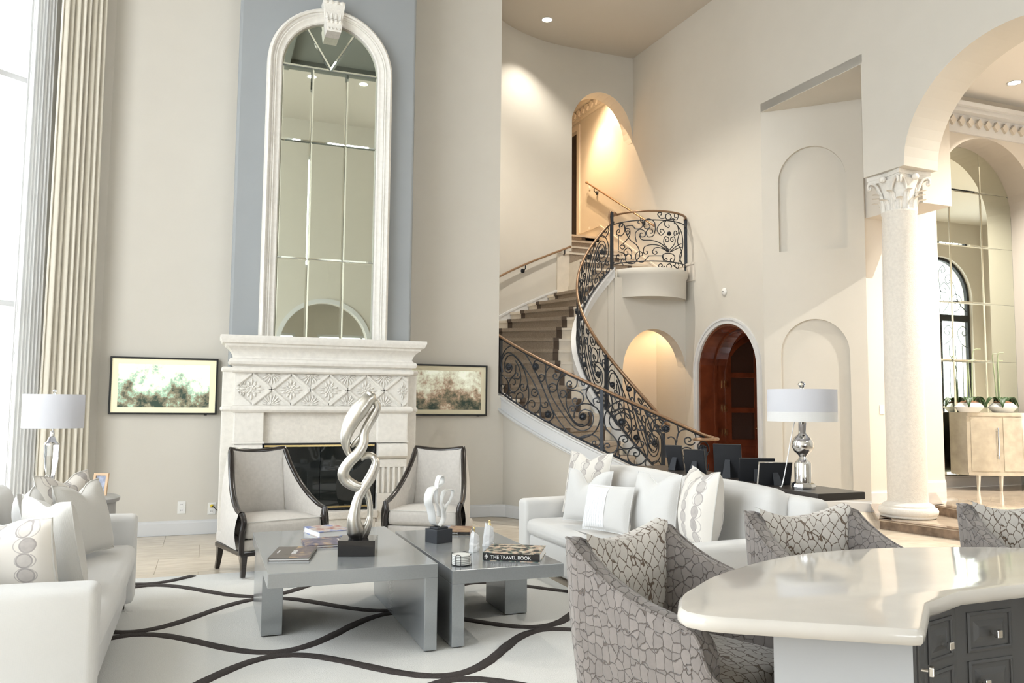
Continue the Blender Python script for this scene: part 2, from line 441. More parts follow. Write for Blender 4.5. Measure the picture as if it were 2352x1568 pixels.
# ---- floor of travertine tiles
floor = struct(MB().box(-5.5, 9.5, -6.5, 12.6, -.12, -.004).obj('floor', 'grout'))
T = .62
tile_me = MB().box(-T / 2 + .0015, T / 2 - .0015, -T / 2 + .0015, T / 2 - .0015, -.012, 0).mesh('tile', 'tile_stone')
tile_vars = []
for k in range(4):
    me = tile_me.copy(); m2 = MATS['tile_stone'].copy(); me.materials.clear(); me.materials.append(m2)
    f = (.94, 1.0, 1.05, .98)[k]
    for nd in m2.node_tree.nodes:
        if nd.type == 'VALTORGB':
            for e in nd.color_ramp.elements: e.color = (*[min(1, c * f) for c in e.color[:3]], 1)
        if nd.type == 'TEX_NOISE':
            mp = m2.node_tree.nodes.new('ShaderNodeMapping'); mp.inputs['Location'].default_value = (k * 7.3, k * 3.1, 0); mp.inputs['Scale'].default_value = (1, 3.2, 1)
            tcn = [q for q in m2.node_tree.nodes if q.type == 'TEX_COORD'][0]
            m2.node_tree.links.new(tcn.outputs['Object'], mp.inputs['Vector']); m2.node_tree.links.new(mp.outputs['Vector'], nd.inputs['Vector'])
    tile_vars.append(me)
i = 0
for r_, y in enumerate([6.42 + T * k for k in range(4)]):
    for x in [-.95 + T * k for k in range(8)]:
        x += (.31 if r_ % 2 else 0)
        if x < 3.2: put('tile', random.choice(tile_vars), floor, (x, y, 0))
for r_, y in enumerate([3.3 + T * k for k in range(9)]):
    for x in [3.95 + T * k for k in range(7)]:
        x += (.31 if r_ % 2 else 0)
        if x > 6.75 - .12 * 0 and y < 8.2 and x > 7.2: continue
        if hypot(x - SC.x, y - SC.y) < RO + .35 and y > 7.4 and x < 5.6: continue
        put('tile', random.choice(tile_vars), floor, (x, y, 0))
rest = MB().box(-5.5, -1.26, -6.5, 12.6, -.01, -.001).box(-1.26, 3.6, -6.5, 6.1, -.01, -.001).box(3.6, 9.5, -6.5, 2.98, -.01, -.001).obj('paving', 'tile_stone', floor)
rest['kind'] = 'stuff'

# ---- fireplace wall, chimney breast, corner towards the bay window
wl = MB()
wl.prism([(-.98, 0), (.5, 0), (.5, CEIL), (-.98, CEIL)], YL, YL + .2, fr=lambda u, v, w: (u, w, v))
wl.prism([(1.7, 0), (3.205, 0), (3.205, CEIL), (1.7, CEIL)], YR, YR + .2, fr=lambda u, v, w: (u, w, v))
wl.box(3.205, 3.30, YR, YR + .12, 0, 1.40)
struct(wl.obj('wall_fireplace', 'wall_paint'))
br = MB().prism([(.18, YB + .5), (.18, YB + .02), (.19, YB + .006), (.205, YB), (1.985, YB), (2.0, YB + .006), (2.01, YB + .02), (2.01, YB + .6)], 0, CEIL)
struct(br.obj('wall_chimney_breast', 'grey_panel_paint'))
# bay wall holding the tall window, running forward and left from the corner
BW0 = Vector((-.98, YL, 0)); BWD = Vector((-.766, -.643, 0)); BWN = Vector((-.643, .766, 0))
def bay(s, z, w=0): return BW0 + BWD * s + BWN * w + Vector((0, 0, z))
struct(MB().prism([(0, 0), (4.2, 0), (4.2, CEIL), (0, CEIL)], 0, .2, holes=[[(.72, .12), (2.3, .12), (2.3, 6.2), (.72, 6.2)]], fr=lambda u, v, w: bay(u, v, w)).obj('wall_window', 'wall_paint'))
XL = bay(4.2, 0).x
struct(MB().prism([(-6.2, 0), (bay(4.2, 0).y, 0), (bay(4.2, 0).y, CEIL), (-6.2, CEIL)], XL - .2, XL,
       holes=[[(-.3, .15), (2.3, .15), (2.3, 6.6), (-.3, 6.6)], [(2.5, .15), (5.5, .15), (5.5, 6.6), (2.5, 6.6)]], fr=lambda u, v, w: (w, u, v)).obj('wall_left', 'wall_paint'))
# windows
def window(name, fr, u0, u1, v0, v1, nu, nv):
    root = struct(MB().prism([(u0, v0), (u1, v0), (u1, v1), (u0, v1)], .05, .13, holes=[[(u0 + .07, v0 + .07), (u1 - .07, v0 + .07), (u1 - .07, v1 - .07), (u0 + .07, v1 - .07)]], fr=fr).obj(name, 'trim_white'))
    for k in range(1, nu):
        u = u0 + (u1 - u0) * k / nu; MB().prism([(u - .025, v0 + .07), (u + .025, v0 + .07), (u + .025, v1 - .07), (u - .025, v1 - .07)], .06, .12, fr=fr).obj('mullion', 'trim_white', root)
    for k in range(1, nv):
        v = v0 + (v1 - v0) * k / nv; MB().prism([(u0 + .07, v - .025), (u1 - .07, v - .025), (u1 - .07, v + .025), (u0 + .07, v + .025)], .062, .118, fr=fr).obj('mullion', 'trim_white', root)
    for i in range(nu):
        for j in range(nv):
            a, b = u0 + (u1 - u0) * i / nu + .03, u0 + (u1 - u0) * (i + 1) / nu - .03; c, d = v0 + (v1 - v0) * j / nv + .03, v0 + (v1 - v0) * (j + 1) / nv - .03
            MB().add([fr(a, c, .09), fr(b, c, .09), fr(b, d, .09), fr(a, d, .09)], [(0, 1, 2, 3)]).obj('pane', 'window_glass', root)
    return root
window('window_1', lambda u, v, w: bay(u, v, w), .72, 2.3, .12, 6.2, 2, 3)
window('window_2', lambda u, v, w: (XL - w, u, v), -.3, 2.3, .15, 6.6, 2, 3)
window('window_3', lambda u, v, w: (XL - w, u, v), 2.5, 5.5, .15, 6.6, 2, 3)
c_ = bay(1.51, 3.16, .3); portal('bay_window_portal', c_, (radians(90), 0, atan2(BWN.x, -BWN.y) + 0 * pi), 1.58, 6.08)
portal('left_window_portal', (XL - .25, 1.0, 3.37), (radians(90), 0, radians(-90)), 2.6, 6.45)
portal('left_window_portal_far', (XL - .25, 4.0, 3.37), (radians(90), 0, radians(-90)), 3.0, 6.45)

# ---- wall behind the camera with an arched way to the kitchen, kitchen shell
YK = -.6
struct(MB().prism([(XL, 0), (1.35, 0)] + [(2.28 - .93 * cos(pi * k / 20), 2.5 + .93 * sin(pi * k / 20)) for k in range(21)] + [(3.21, 0), (9.5, 0), (9.5, CEIL), (XL, CEIL)],
       YK - .25, YK, holes=[[(3.7, 4.4), (6.7, 4.4), (6.7, 7.0), (3.7, 7.0)]], fr=lambda u, v, w: (u, w, v)).obj('wall_back', 'wall_paint'))
struct(MB().prism(arch_loop(1.27, 3.29, 0, 2.5, 1.01), 0, .03, holes=[arch_loop(1.36, 3.20, -.01, 2.5, .92)], fr=lambda u, v, w: (u, YK + w, v)).obj('trim_1', 'trim_white'))
kw = MB().prism([(XL, 0), (9.5, 0), (9.5, 4.2), (XL, 4.2)], -6.2, -6.0, holes=[[(-1.5, .9), (2.2, .9), (2.2, 3.2), (-1.5, 3.2)], [(2.8, .9), (6.5, .9), (6.5, 3.2), (2.8, 3.2)]], fr=lambda u, v, w: (u, w, v))
kw.box(9.5, 9.7, -6.2, YK - .25, 0, 4.2)
struct(kw.obj('wall_kitchen', 'wall_paint'))
struct(MB().box(XL, 9.5, -6.2, YK - .25, 4.2, 4.3).obj('ceiling_kitchen', 'ceiling_paint'))
window('window_4', lambda u, v, w: (u, -6.0 - w, v), -1.5, 2.2, .9, 3.2, 3, 2)  # unseen kitchen windows, this and the next, added to brighten from behind the camera
window('window_5', lambda u, v, w: (u, -6.0 - w, v), 2.8, 6.5, .9, 3.2, 3, 2)
window('window_6', lambda u, v, w: (u, YK - w, v), 3.7, 6.7, 4.4, 7.0, 3, 1)  # unseen high window, added for frontal fill light
portal('high_fill_portal', (5.2, YK - .3, 5.7), (radians(90), 0, pi), 3.0, 2.6)
portal('kitchen_fill_portal', (.35, -6.25, 2.05), (radians(90), 0, pi), 3.7, 2.3)
portal('kitchen_fill_portal_far', (4.65, -6.25, 2.05), (radians(90), 0, pi), 3.7, 2.3)

# ---- right wall: arcade, recess, arched study door, upper hall
S0, S1 = .08, 1.80
door_s0, door_s1, door_spr = 1.94, 3.26, 1.81
da = (door_s1 - door_s0) / 2; dc = (door_s0 + door_s1) / 2
A0, A1, ASPR, ARISE = -2.89, -.47, 3.93, 1.07
loop = [(-7.6, 0), (A0, 0)] + [((A0 + A1) / 2 - (A1 - A0) / 2 * cos(pi * k / 32), ASPR + ARISE * sin(pi * k / 32)) for k in range(33)]
loop += [(S0, ASPR), (S0, 5.28), (S1, 5.28), (S1, 0), (door_s0, 0)]
loop += [(dc - da * cos(pi * k / 24), door_spr + da * sin(pi * k / 24)) for k in range(25)]
loop += [(door_s1, 0), (10, 0), (10, CEIL), (-7.6, CEIL)]
wall_right = struct(MB().prism(loop, 0, .52, holes=[[(7.1, 4.41), (8.1, 4.41), (8.1, 6.7), (7.1, 6.7)]], fr=w2).obj('wall_right', 'wall_paint'))
struct(MB().box(w2(8, 0).x + .1, w2(8, 0).x + 1.4, 13.9, 15.6, 4.3, 6.9).obj('wall_dark_closet', 'espresso_wood'))
struct(MB().prism([(7.0, 4.41), (7.1, 4.41), (7.1, 6.7), (8.1, 6.7), (8.1, 4.41), (8.2, 4.41), (8.2, 6.8), (7.0, 6.8)], -.03, .0, fr=w2).obj('trim_2', 'warm_paint'))
# 45 degree wall of the recess with two arched blind panels
N0 = w2(S1, 0); N1 = Vector((7.80, 7.92, 0)); ND = (N1 - N0); NL = ND.length; ND.normalize(); NN = Vector((-ND.y, ND.x, 0))
def nw(s, z, w=0): return N0 + ND * s + NN * w + Vector((0, 0, z))
q0, q1 = .21, 1.05
struct(MB().prism([(0, 0), (NL, 0), (NL, 5.30), (0, 5.30)], 0, .05, holes=[arch_loop(q0, q1, .0 + .02, 1.98, .46), arch_loop(q0, q1, 3.35, 4.28, .46)], fr=nw).obj('wall_recess', 'wall_paint'))
struct(MB().prism([(0, 0), (NL, 0), (NL, 5.30), (0, 5.30)], .05, .2, fr=nw).obj('wall_recess_back', 'wall_paint'))
struct(MB().prism([w2(S0 - .02, 0)[:2], w2(S0 - .02, 0, 1.1)[:2], (N1.x + .3, N1.y + .1), N1[:2], N0[:2]], 5.286, 5.4).obj('ceiling_recess', 'wall_paint'))
# far room: front wall with the mirror niche, lintel over the side bay
FY = 7.94
fn0, fn1, fsp, fr_ = 9.06, 10.98, 4.08, .965
struct(MB().prism([(7.80, 0), (fn0, 0)] + [(10.02 - .96 * cos(pi * k / 28), fsp + fr_ * sin(pi * k / 28)) for k in range(29)] + [(fn1, 0), (17.2, 0), (17.2, 5.6), (7.80, 5.6)], FY, FY + .4, fr=lambda u, v, w: (u, w, v)).obj('wall_foyer', 'warm_paint'))
struct(MB().box(8.9, 11.2, FY + .4, FY + .5, .1, 5.6).obj('wall_niche_back', 'warm_paint'))
struct(MB().prism([(7.05, 3.72), (7.94, 3.72), (7.94, 5.6), (7.05, 5.6)], 7.84, 8.3, fr=lambda u, v, w: (w, u, v)).obj('wall_side_lintel', 'warm_paint'))
fd0, fd1, fdy = 14.75, 16.62, 3.0
struct(MB().prism([(7.5, .1), (fd0, .1), (fd0, .3), (fd0, 3.85)] + [((fd0 + fd1) / 2 - (fd1 - fd0) / 2 * cos(pi * k / 24), 3.85 + .93 * sin(pi * k / 24)) for k in range(1, 24)] + [(fd1, 3.85), (fd1, .1), (17.2, .1), (17.2, 5.6), (7.5, 5.6)], fdy - .3, fdy, fr=lambda u, v, w: (u, w, v)).obj('wall_entrance', 'warm_paint'))
struct(MB().box(17.0, 17.2, fdy, FY, .1, 5.6).obj('wall_foyer_end', 'warm_paint'))
struct(MB().box(7.5, 17.2, fdy - .3, FY, 5.6, 5.75).obj('ceiling_foyer', 'foyer_ceiling_paint'))
portal('entrance_portal', ((fd0 + fd1) / 2, fdy - .4, 2.4), (radians(90), 0, pi), 2.0, 4.8)
# crown moulding with little blocks along the foyer wall
cr = MB()
for (dy, z0, z1) in ((.0, 5.06, 5.11), (.0, 5.11, 5.32), (.10, 5.32, 5.38), (.16, 5.38, 5.44)):
    cr.box(7.85, 14, FY - .03 - dy, FY, z0, z1)
crown = struct(cr.obj('trim_3', 'trim_white'))
blk = MB().prism([(-.06, 0), (0, -.07), (.06, 0), (0, .07)], 0, .035, fr=lambda u, v, w: (u, -w, v)).mesh('diamond_block', 'warm_paint')
for k in range(14): put('diamond_block', blk, crown, (8.7 + .165 * k, FY - .03, 5.215))

# ---- ceilings
struct(MB().box(XL - .2, 7.6, -1.0, 12.6, CEIL, CEIL + .15).obj('ceiling', 'ceiling_paint'))
cof = MB()
for k in range(3):
    cof.box(-.6 + 1.75 * k, .95 + 1.75 * k, 2.6, 4.2, CEIL - .05, CEIL); cof.box(-.6 + 1.75 * k, .95 + 1.75 * k, 4.45, 6.05, CEIL - .05, CEIL)
cf = struct(cof.obj('ceiling_coffer', 'coffer_dark'))
bm_ = MB()
for x in (-.75, 1.02, 2.77, 4.55): bm_.box(x, x + .12, 2.4, 6.25, CEIL - .18, CEIL)
for y in (2.4, 4.26, 6.13): bm_.box(-.75, 4.67, y, y + .12, CEIL - .16, CEIL)
bm_.obj('coffer_beam', 'coffer_dark', cf)['kind'] = 'stuff'

# ---- curved stair hall walls
def curved(name, r0, r1, t0, t1, lo, hi, m, n=40, nz=1):
    def P(r):
        return [(pol(r, t0 + (t1 - t0) * k / n, lo(t0 + (t1 - t0) * k / n)), pol(r, t0 + (t1 - t0) * k / n, hi(t0 + (t1 - t0) * k / n))) for k in range(n + 1)]
    a, b = P(r0), P(r1); vs = []; fs = []
    for k in range(n + 1): vs += [a[k][0], a[k][1], b[k][1], b[k][0]]
    for k in range(n):
        o = 4 * k
        for e in range(4): fs.append((o + e, o + 4 + e, o + 4 + (e + 1) % 4, o + (e + 1) % 4))
    fs += [(0, 1, 2, 3), (4 * n, 4 * n + 3, 4 * n + 2, 4 * n + 1)]
    return MB().add(vs, fs).obj(name, m, None, smooth=35)
struct(curved('wall_stair_outer', RO, RO + .12, 3.34, pi / 2, lambda t: 0, lambda t: CEIL, 'wall_paint', 56))
struct(curved('wall_stair_front', RO - .10, RO, 4.56, 3.31, lambda t: 0, lambda t: max(.02, zs(t) - .12), 'wall_paint', 50))
struct(curved('wall_stair_inner', RI, RI + .06, 4.5, 1.50, lambda t: 0, lambda t: max(.02, zs(t, True) - .1), 'wall_paint', 60))
# back wall of the stair hall: only the part above the upper arch, then the hall beyond
yb = SC.y + RO
struct(MB().prism([(5.3, 0), (5.55, 0), (5.55, 5.85)] + [(6.15 - .6 * cos(pi * k / 24), 5.85 + .8 * sin(pi * k / 24)) for k in range(25)] + [(6.75, 5.85), (6.79, 5.85), (6.79, CEIL), (5.3, CEIL)], yb, yb + .32, fr=lambda u, v, w: (u, w, v)).obj('wall_upper_arch', 'wall_paint'))
struct(MB().box(5.15, 5.3, yb + .1, 17, 3, 7.3).obj('wall_hall', 'warm_paint'))
struct(MB().box(5.2, 6.8, 16.6, 16.8, 4, 7.3).obj('wall_hall_end', 'warm_paint'))
struct(MB().box(5.2, 6.85, yb + .32, 16.8, 7.2, 7.35).obj('ceiling_hall', 'warm_paint'))
hc = MB()
for dx, z0, z1 in ((.03, 6.86, 6.92), (.05, 6.92, 7.08), (.12, 7.08, 7.2)):
    hc.prism([(5.6, z0), (9.5, z0), (9.5, z1), (5.6, z1)], -dx, 0, fr=w2)
hcr = struct(hc.obj('trim_4', 'warm_paint'))
for k in range(16):
    b2 = put('diamond_block', blk, hcr, w2(5.75 + .17 * k, 7.0, -.05), (0, 0, radians(-92)))
struct(MB().prism([(5.3, 13.2), (w2(6, 0).x, 13.2), (w2(9.5, 0).x, 16.7), (5.3, 16.7)], 4.25, 4.40).obj('floor_hall', 'step_stone'))
# planar wall under the balcony with the arched passage, and the lit alcove behind it
ya = 10.56
ax0, ax1, asp, aap = 5.735, 6.822, 1.80, .65
struct(MB().prism([(5.60, 0), (ax0, 0)] + [((ax0 + ax1) / 2 - (ax1 - ax0) / 2 * cos(pi * k / 24), asp + aap * sin(pi * k / 24)) for k in range(25)] + [(ax1, 0), (6.84, 0), (6.84, 3.2), (5.60, 3.2)], ya, ya + .22, fr=lambda u, v, w: (u, w, v)).obj('wall_under_landing', 'wall_paint'))
al = MB()
al.grid(lambda u, v: Vector((6.2 + .72 * cos(pi * (1.06 - 1.06 * u)), ya + .2 + 1.05 * sin(pi * (1.06 - 1.06 * u)), 3.1 * v)), 28, 1)
struct(al.obj('wall_alcove', 'warm_paint', None, smooth=60))
struct(MB().box(5.3, 7.2, ya + .1, 12.0, 2.86, 2.94).obj('ceiling_alcove', 'warm_paint'))

# dark panelled study behind the arched door
sd = MB()
sd.box(7.45, 10.3, 8.62, 8.72, 0, 3.0).box(7.30, 10.3, 12.6, 12.7, 0, 2.75).box(10.2, 10.3, 8.72, 12.6, 0, 2.75).box(7.30, 10.3, 8.72, 12.6, 2.61, 2.75)
struct(sd.obj('wall_study', 'mahogany'))
# ---- baseboards
def baseboard(name, pts, h=.14, t=.018, m='trim_white'):
    """pts run with the room on their right-hand side"""
    o = None
    mb = MB(); pts = [Vector(p) for p in pts]
    for a, b in zip(pts[:-1], pts[1:]):
        d = (b - a).normalized(); n = Vector((d.y, -d.x, 0)); z0 = a.z
        prof = [(0, 0), (t, 0), (t, h * .82), (t * .55, h * .9), (t * .5, h), (0, h)]
        vs = [p + n * q + Vector((0, 0, r)) for p in (a, b) for q, r in prof]; k = len(prof)
        mb.add(vs, [(i, (i + 1) % k, k + (i + 1) % k, k + i) for i in range(k)] + [tuple(range(k))[::-1], tuple(range(k, 2 * k))])
    return struct(mb.obj(name, m))
baseboard('baseboard_left', [bay(4.0, 0), bay(0, 0), (.18, YL, 0)])
baseboard('baseboard_right', [(2.0, YR, 0), (3.12, YR, 0)] + [pol(RO + .01, 3.46 + .06 * k, 0) for k in range(18)])
baseboard('baseboard_recess', [nw(0, 0), nw(NL, 0)], .13)
baseboard('baseboard_study', [w2(door_s0 - .08, 0), w2(S1, 0)], .13)
baseboard('baseboard_foyer', [(7.80, FY, FL1), (8.66, FY, FL1)], .15)
baseboard('baseboard_niche', [(8.66, FY, FL2), (fn0, FY, FL2), (fn0, FY + .4, FL2), (fn1, FY + .4, FL2), (fn1, FY, FL2), (14, FY, FL2)], .15)
# skirting on the stair wall
sk = MB(); n = 34
for k in range(n):
    t0, t1 = 3.40 + (1.62 - 3.40) * k / n, 3.40 + (1.62 - 3.40) * (k + 1) / n
    for (r0_, lo, hi) in ((RO - .02, -.30, -.03), (RO - .032, -.03, .0)):
        vs = [pol(r, t, zs(t) + z) for t in (t0, t1) for r, z in ((RO, lo), (r0_, lo), (r0_, hi), (RO, hi))]
        sk.add(vs, [(0, 1, 5, 4), (1, 2, 6, 5), (2, 3, 7, 6)])
struct(sk.obj('baseboard_stair', 'trim_white', None, smooth=30))
sk2 = MB(); yy0, yy1 = 11.15, 13.2
def s_of(y): return (y - 7) / W2D.y
for lo, hi, d in ((-.05, .20, .02), (.20, .23, .03)):
    sk2.prism([(s_of(yy0), 3.24 + lo), (s_of(yy1), 4.40 + lo), (s_of(yy1), 4.40 + hi), (s_of(yy0), 3.24 + hi)], -d, 0, fr=w2)
    sk2.prism([(s_of(yy1), 4.40 + lo), (7.0, 4.40 + lo), (7.0, 4.40 + hi), (s_of(yy1), 4.40 + hi)], -d, 0, fr=w2)
    sk2.prism([(s_of(10.3), 3.24 + lo), (s_of(yy0), 3.24 + lo), (s_of(yy0), 3.24 + hi), (s_of(10.3), 3.24 + hi)], -d, 0, fr=w2)
struct(sk2.obj('baseboard_upper', 'warm_paint'))

# ---- foyer steps of brown marble
st1 = [(6.81, 6.81), (7.02, 5.9), (7.25, 4.9), (7.6, 3.2), (9, 3.0), (9, FY), (7.80, FY)]
st2 = [(7.74, 6.97), (7.62, 6.3), (7.60, 5.7), (7.78, 4.6), (8.2, 3.2), (17, 3.0), (17, FY + .35), (fn1, FY + .35), (8.70, FY + .02)]
steps = struct(MB().prism(st1, 0, FL1 - .02).obj('floor_step', 'brown_marble'))
MB().prism([(6.795, 6.81), (7.005, 5.89), (7.235, 4.89), (7.59, 3.2), (9, 3.0), (9, FY), (7.79, FY)], FL1 - .02, FL1).obj('tread', 'polished_marble', steps, bevel=.006)
MB().prism(st2, FL1, FL2 - .02).obj('riser', 'brown_marble', steps)
MB().prism([(7.725, 6.97), (7.605, 6.3), (7.585, 5.7), (7.765, 4.6), (8.19, 3.2), (17, 3.0), (17, FY + .38), (fn0 - .02, FY + .38), (8.69, FY + .02)], FL2 - .02, FL2).obj('landing', 'polished_marble', steps, bevel=.006)
for (a, b, z) in (((6.795, 6.81), (7.005, 5.89), FL1), ((7.725, 6.97), (7.605, 6.3), FL2), ((7.605, 6.3), (7.585, 5.7), FL2), ((8.69, FY - .01), (7.725, 6.97), FL2), ((7.79, FY - .02), (6.795, 6.81), FL1), ((7.005, 5.89), (7.235, 4.89), FL1)):
    a = Vector((*a, 0)); b = Vector((*b, 0)); d = (b - a).normalized(); nn = Vector((-d.y, d.x, 0))
    if (Vector((9, 6.5, 0)) - a).dot(nn) < 0: nn = -nn
    MB().add([a + Vector((0, 0, z + .0005)), b + Vector((0, 0, z + .0005)), b + nn * .13 + Vector((0, 0, z + .0005)), a + nn * .13 + Vector((0, 0, z + .0005)), a + Vector((0, 0, z - .012)), b + Vector((0, 0, z - .012)), b + nn * .13 + Vector((0, 0, z - .012)), a + nn * .13 + Vector((0, 0, z - .012))], [(0, 1, 2, 3), (4, 7, 6, 5), (0, 4, 5, 1), (2, 6, 7, 3), (1, 5, 6, 2), (0, 3, 7, 4)]).obj('nosing', 'brown_marble', steps)
# ================================================================== staircase
RISE = 3.24 / 19
def th_of(z):
    lo, hi = 1.2, 4.9
    for _ in range(40):
        m = (lo + hi) / 2
        if zs(m) > z: lo = m
        else: hi = m
    return lo
THS = [th_of(k * RISE + .05) for k in range(1, 20)]            # riser angle of step k+1
stair = tag(struct(thing('staircase', 'curved staircase with stone treads and taupe carpet runner rising past the fireplace wall', 'staircase')))
def wedge(r0, r1, t0, t1, z0, z1, n=4):
    poly = [(SC.x + r1 * cos(t0 + (t1 - t0) * k / n), SC.y + r1 * sin(t0 + (t1 - t0) * k / n)) for k in range(n + 1)]
    poly += [(SC.x + r0 * cos(t1 + (t0 - t1) * k / n), SC.y + r0 * sin(t1 + (t0 - t1) * k / n)) for k in range(n + 1)]
    return MB().prism(poly, z0, z1)
for k in range(18):
    t0, t1 = THS[k], THS[k + 1] - .004; z = (k + 1) * RISE
    st = wedge(RI + .05, RO - .01, t0, t1 - .10, z - RISE - .06 if k else 0, z).obj('step', 'step_stone', stair)
    wedge(RI + .05, RO - .01, t0 + .014 / RO + .006, t0 - .01, z - .035, z + .001).obj('nosing', 'step_stone', st)
    a, b = RI + .26, RO - .25
    cp = wedge(a, b, t0 + .016, t1, z + .001, z + .013, 3)
    cp.v += []
    for cw in (wedge(a, b, t0 + .024, t0 + .012, z - .032, z + .013, 3), wedge(a, b, t0 + .010, t0 + .002, z - RISE + .012, z - .01, 3)): cp.add(cw.v, cw.f)
    c = cp.obj('carpet', 'carpet_taupe', st)
    for r0, r1 in ((a - .005, a + .07), (b - .07, b + .005)):
        e = wedge(r0, r1, t0 + .018, t1, z + .002, z + .015, 3); e2 = wedge(r0, r1, t0 + .026, t0 + .012, z - .034, z + .015, 3); e3 = wedge(r0, r1, t0 + .012, t0 + .002, z - RISE + .012, z - .01, 3)
        e.add(e2.v, e2.f).add(e3.v, e3.f).obj('binding', 'carpet_binding', c)
# landing, balcony drum and the upper straight flight
BC, BR = Vector((6.28, 10.80, 0)), .60
ba0, ba1 = radians(188), radians(337)
drum = [(BC.x + BR * cos(ba0 + (ba1 - ba0) * k / 24), BC.y + BR * sin(ba0 + (ba1 - ba0) * k / 24)) for k in range(25)]
land = MB().prism([(5.55, 10.57)] + [(BC.x + (BR - .03) * cos(ba0 + (ba1 - ba0) * k / 24), BC.y + (BR - .03) * sin(ba0 + (ba1 - ba0) * k / 24)) for k in range(25)] + [(6.82, 10.57), (6.79, 11.22), (5.50, 11.22), (5.50, 12.04)], 2.95, 3.24)
land.obj('landing', 'step_stone', stair)
UR = 1.16 / 6
for k in range(6):
    y0 = 11.2 + (13.2 - 11.2) / 5 * k; z = 3.24 + UR * (k + 1)
    if k == 5: y1 = 13.3
    else: y1 = y0 + .45
    st = MB().box(5.52 if y0 < 12 else 5.31, w2(y0 - 7, 0).x - .03, y0, y1, 2.95, z).obj('step', 'step_stone', stair)
    MB().box(5.52 if y0 < 12 else 5.31, w2(y0 - 7, 0).x - .03, y0 - .025, y0, z - .035, z).obj('nosing', 'step_stone', st)
    x1 = w2(y0 - 7, 0).x - .32
    if k < 5:
        c = MB().box(5.53, x1, y0 - .03, y1, z, z + .012).box(5.53, x1, y0 - .014, y0 - .001, z - UR + .012, z).obj('carpet', 'carpet_taupe', st)
        MB().box(x1 - .07, x1 + .004, y0 - .032, y1, z, z + .014).box(x1 - .07, x1 + .004, y0 - .017, y0 - .001, z - UR + .012, z).obj('binding', 'carpet_binding', c)
    else:
        c = MB().box(5.53, x1, y0 - .014, y0 - .001, z - UR + .012, z - .04).obj('carpet', 'carpet_taupe', st)
        MB().box(x1 - .07, x1 + .004, y0 - .017, y0 - .001, z - UR + .012, z - .04).obj('binding', 'carpet_binding', c)
bl = MB(); n = 36
prof = [(BR - .02, 2.90), (BR, 2.90), (BR + .005, 3.20), (BR + .03, 3.235), (BR + .035, 3.29), (BR + .015, 3.33), (BR - .03, 3.33), (BR - .03, 2.92)]
bl.lathe(prof + [prof[0]], (BC.x, BC.y, 0), n, ba0, ba1)
bl.prism([(BC.x + (BR - .01) * cos(ba0 + (ba1 - ba0) * k / 24), BC.y + (BR - .01) * sin(ba0 + (ba1 - ba0) * k / 24)) for k in range(25)] + [(6.83, 10.6), (5.69, 10.6)], 2.90, 2.95)
struct(bl.obj('wall_balcony', 'wall_paint', None, smooth=40))

# stringers: moulded white boards along the outer (front) and inner edge
def stringer(name, r0, r1, t0, t1, inner, top, bot, n=60):
    vs = []; fs = []
    prof = [(r0, bot), (r0, top - .03), (r0 - .015 * (1 if r0 < r1 else -1), top - .02), (r0 - .015 * (1 if r0 < r1 else -1), top), (r1, top), (r1, bot)]
    k = len(prof)
    for i in range(n + 1):
        t = t0 + (t1 - t0) * i / n
        vs += [pol(r, t, max(.0 if z_ < -.02 else .012, zs(t, inner) + z_)) for r, z_ in prof]
    for i in range(n):
        for e in range(k): fs.append((i * k + e, (i + 1) * k + e, (i + 1) * k + (e + 1) % k, i * k + (e + 1) % k))
    fs += [tuple(range(k)), tuple(n * k + e for e in range(k))[::-1]]
    return MB().add(vs, fs).obj(name, 'trim_white', None, smooth=30)
struct(stringer('trim_5', RO + .03, RO - .09, 4.57, 3.385, False, -.015, -.16))
struct(stringer('trim_6', RO + .05, RO - .05, 4.57, 3.385, False, -.16, -.20))
struct(stringer('trim_7', RI - .03, RI + .08, 4.52, 1.56, True, -.02, -.17))

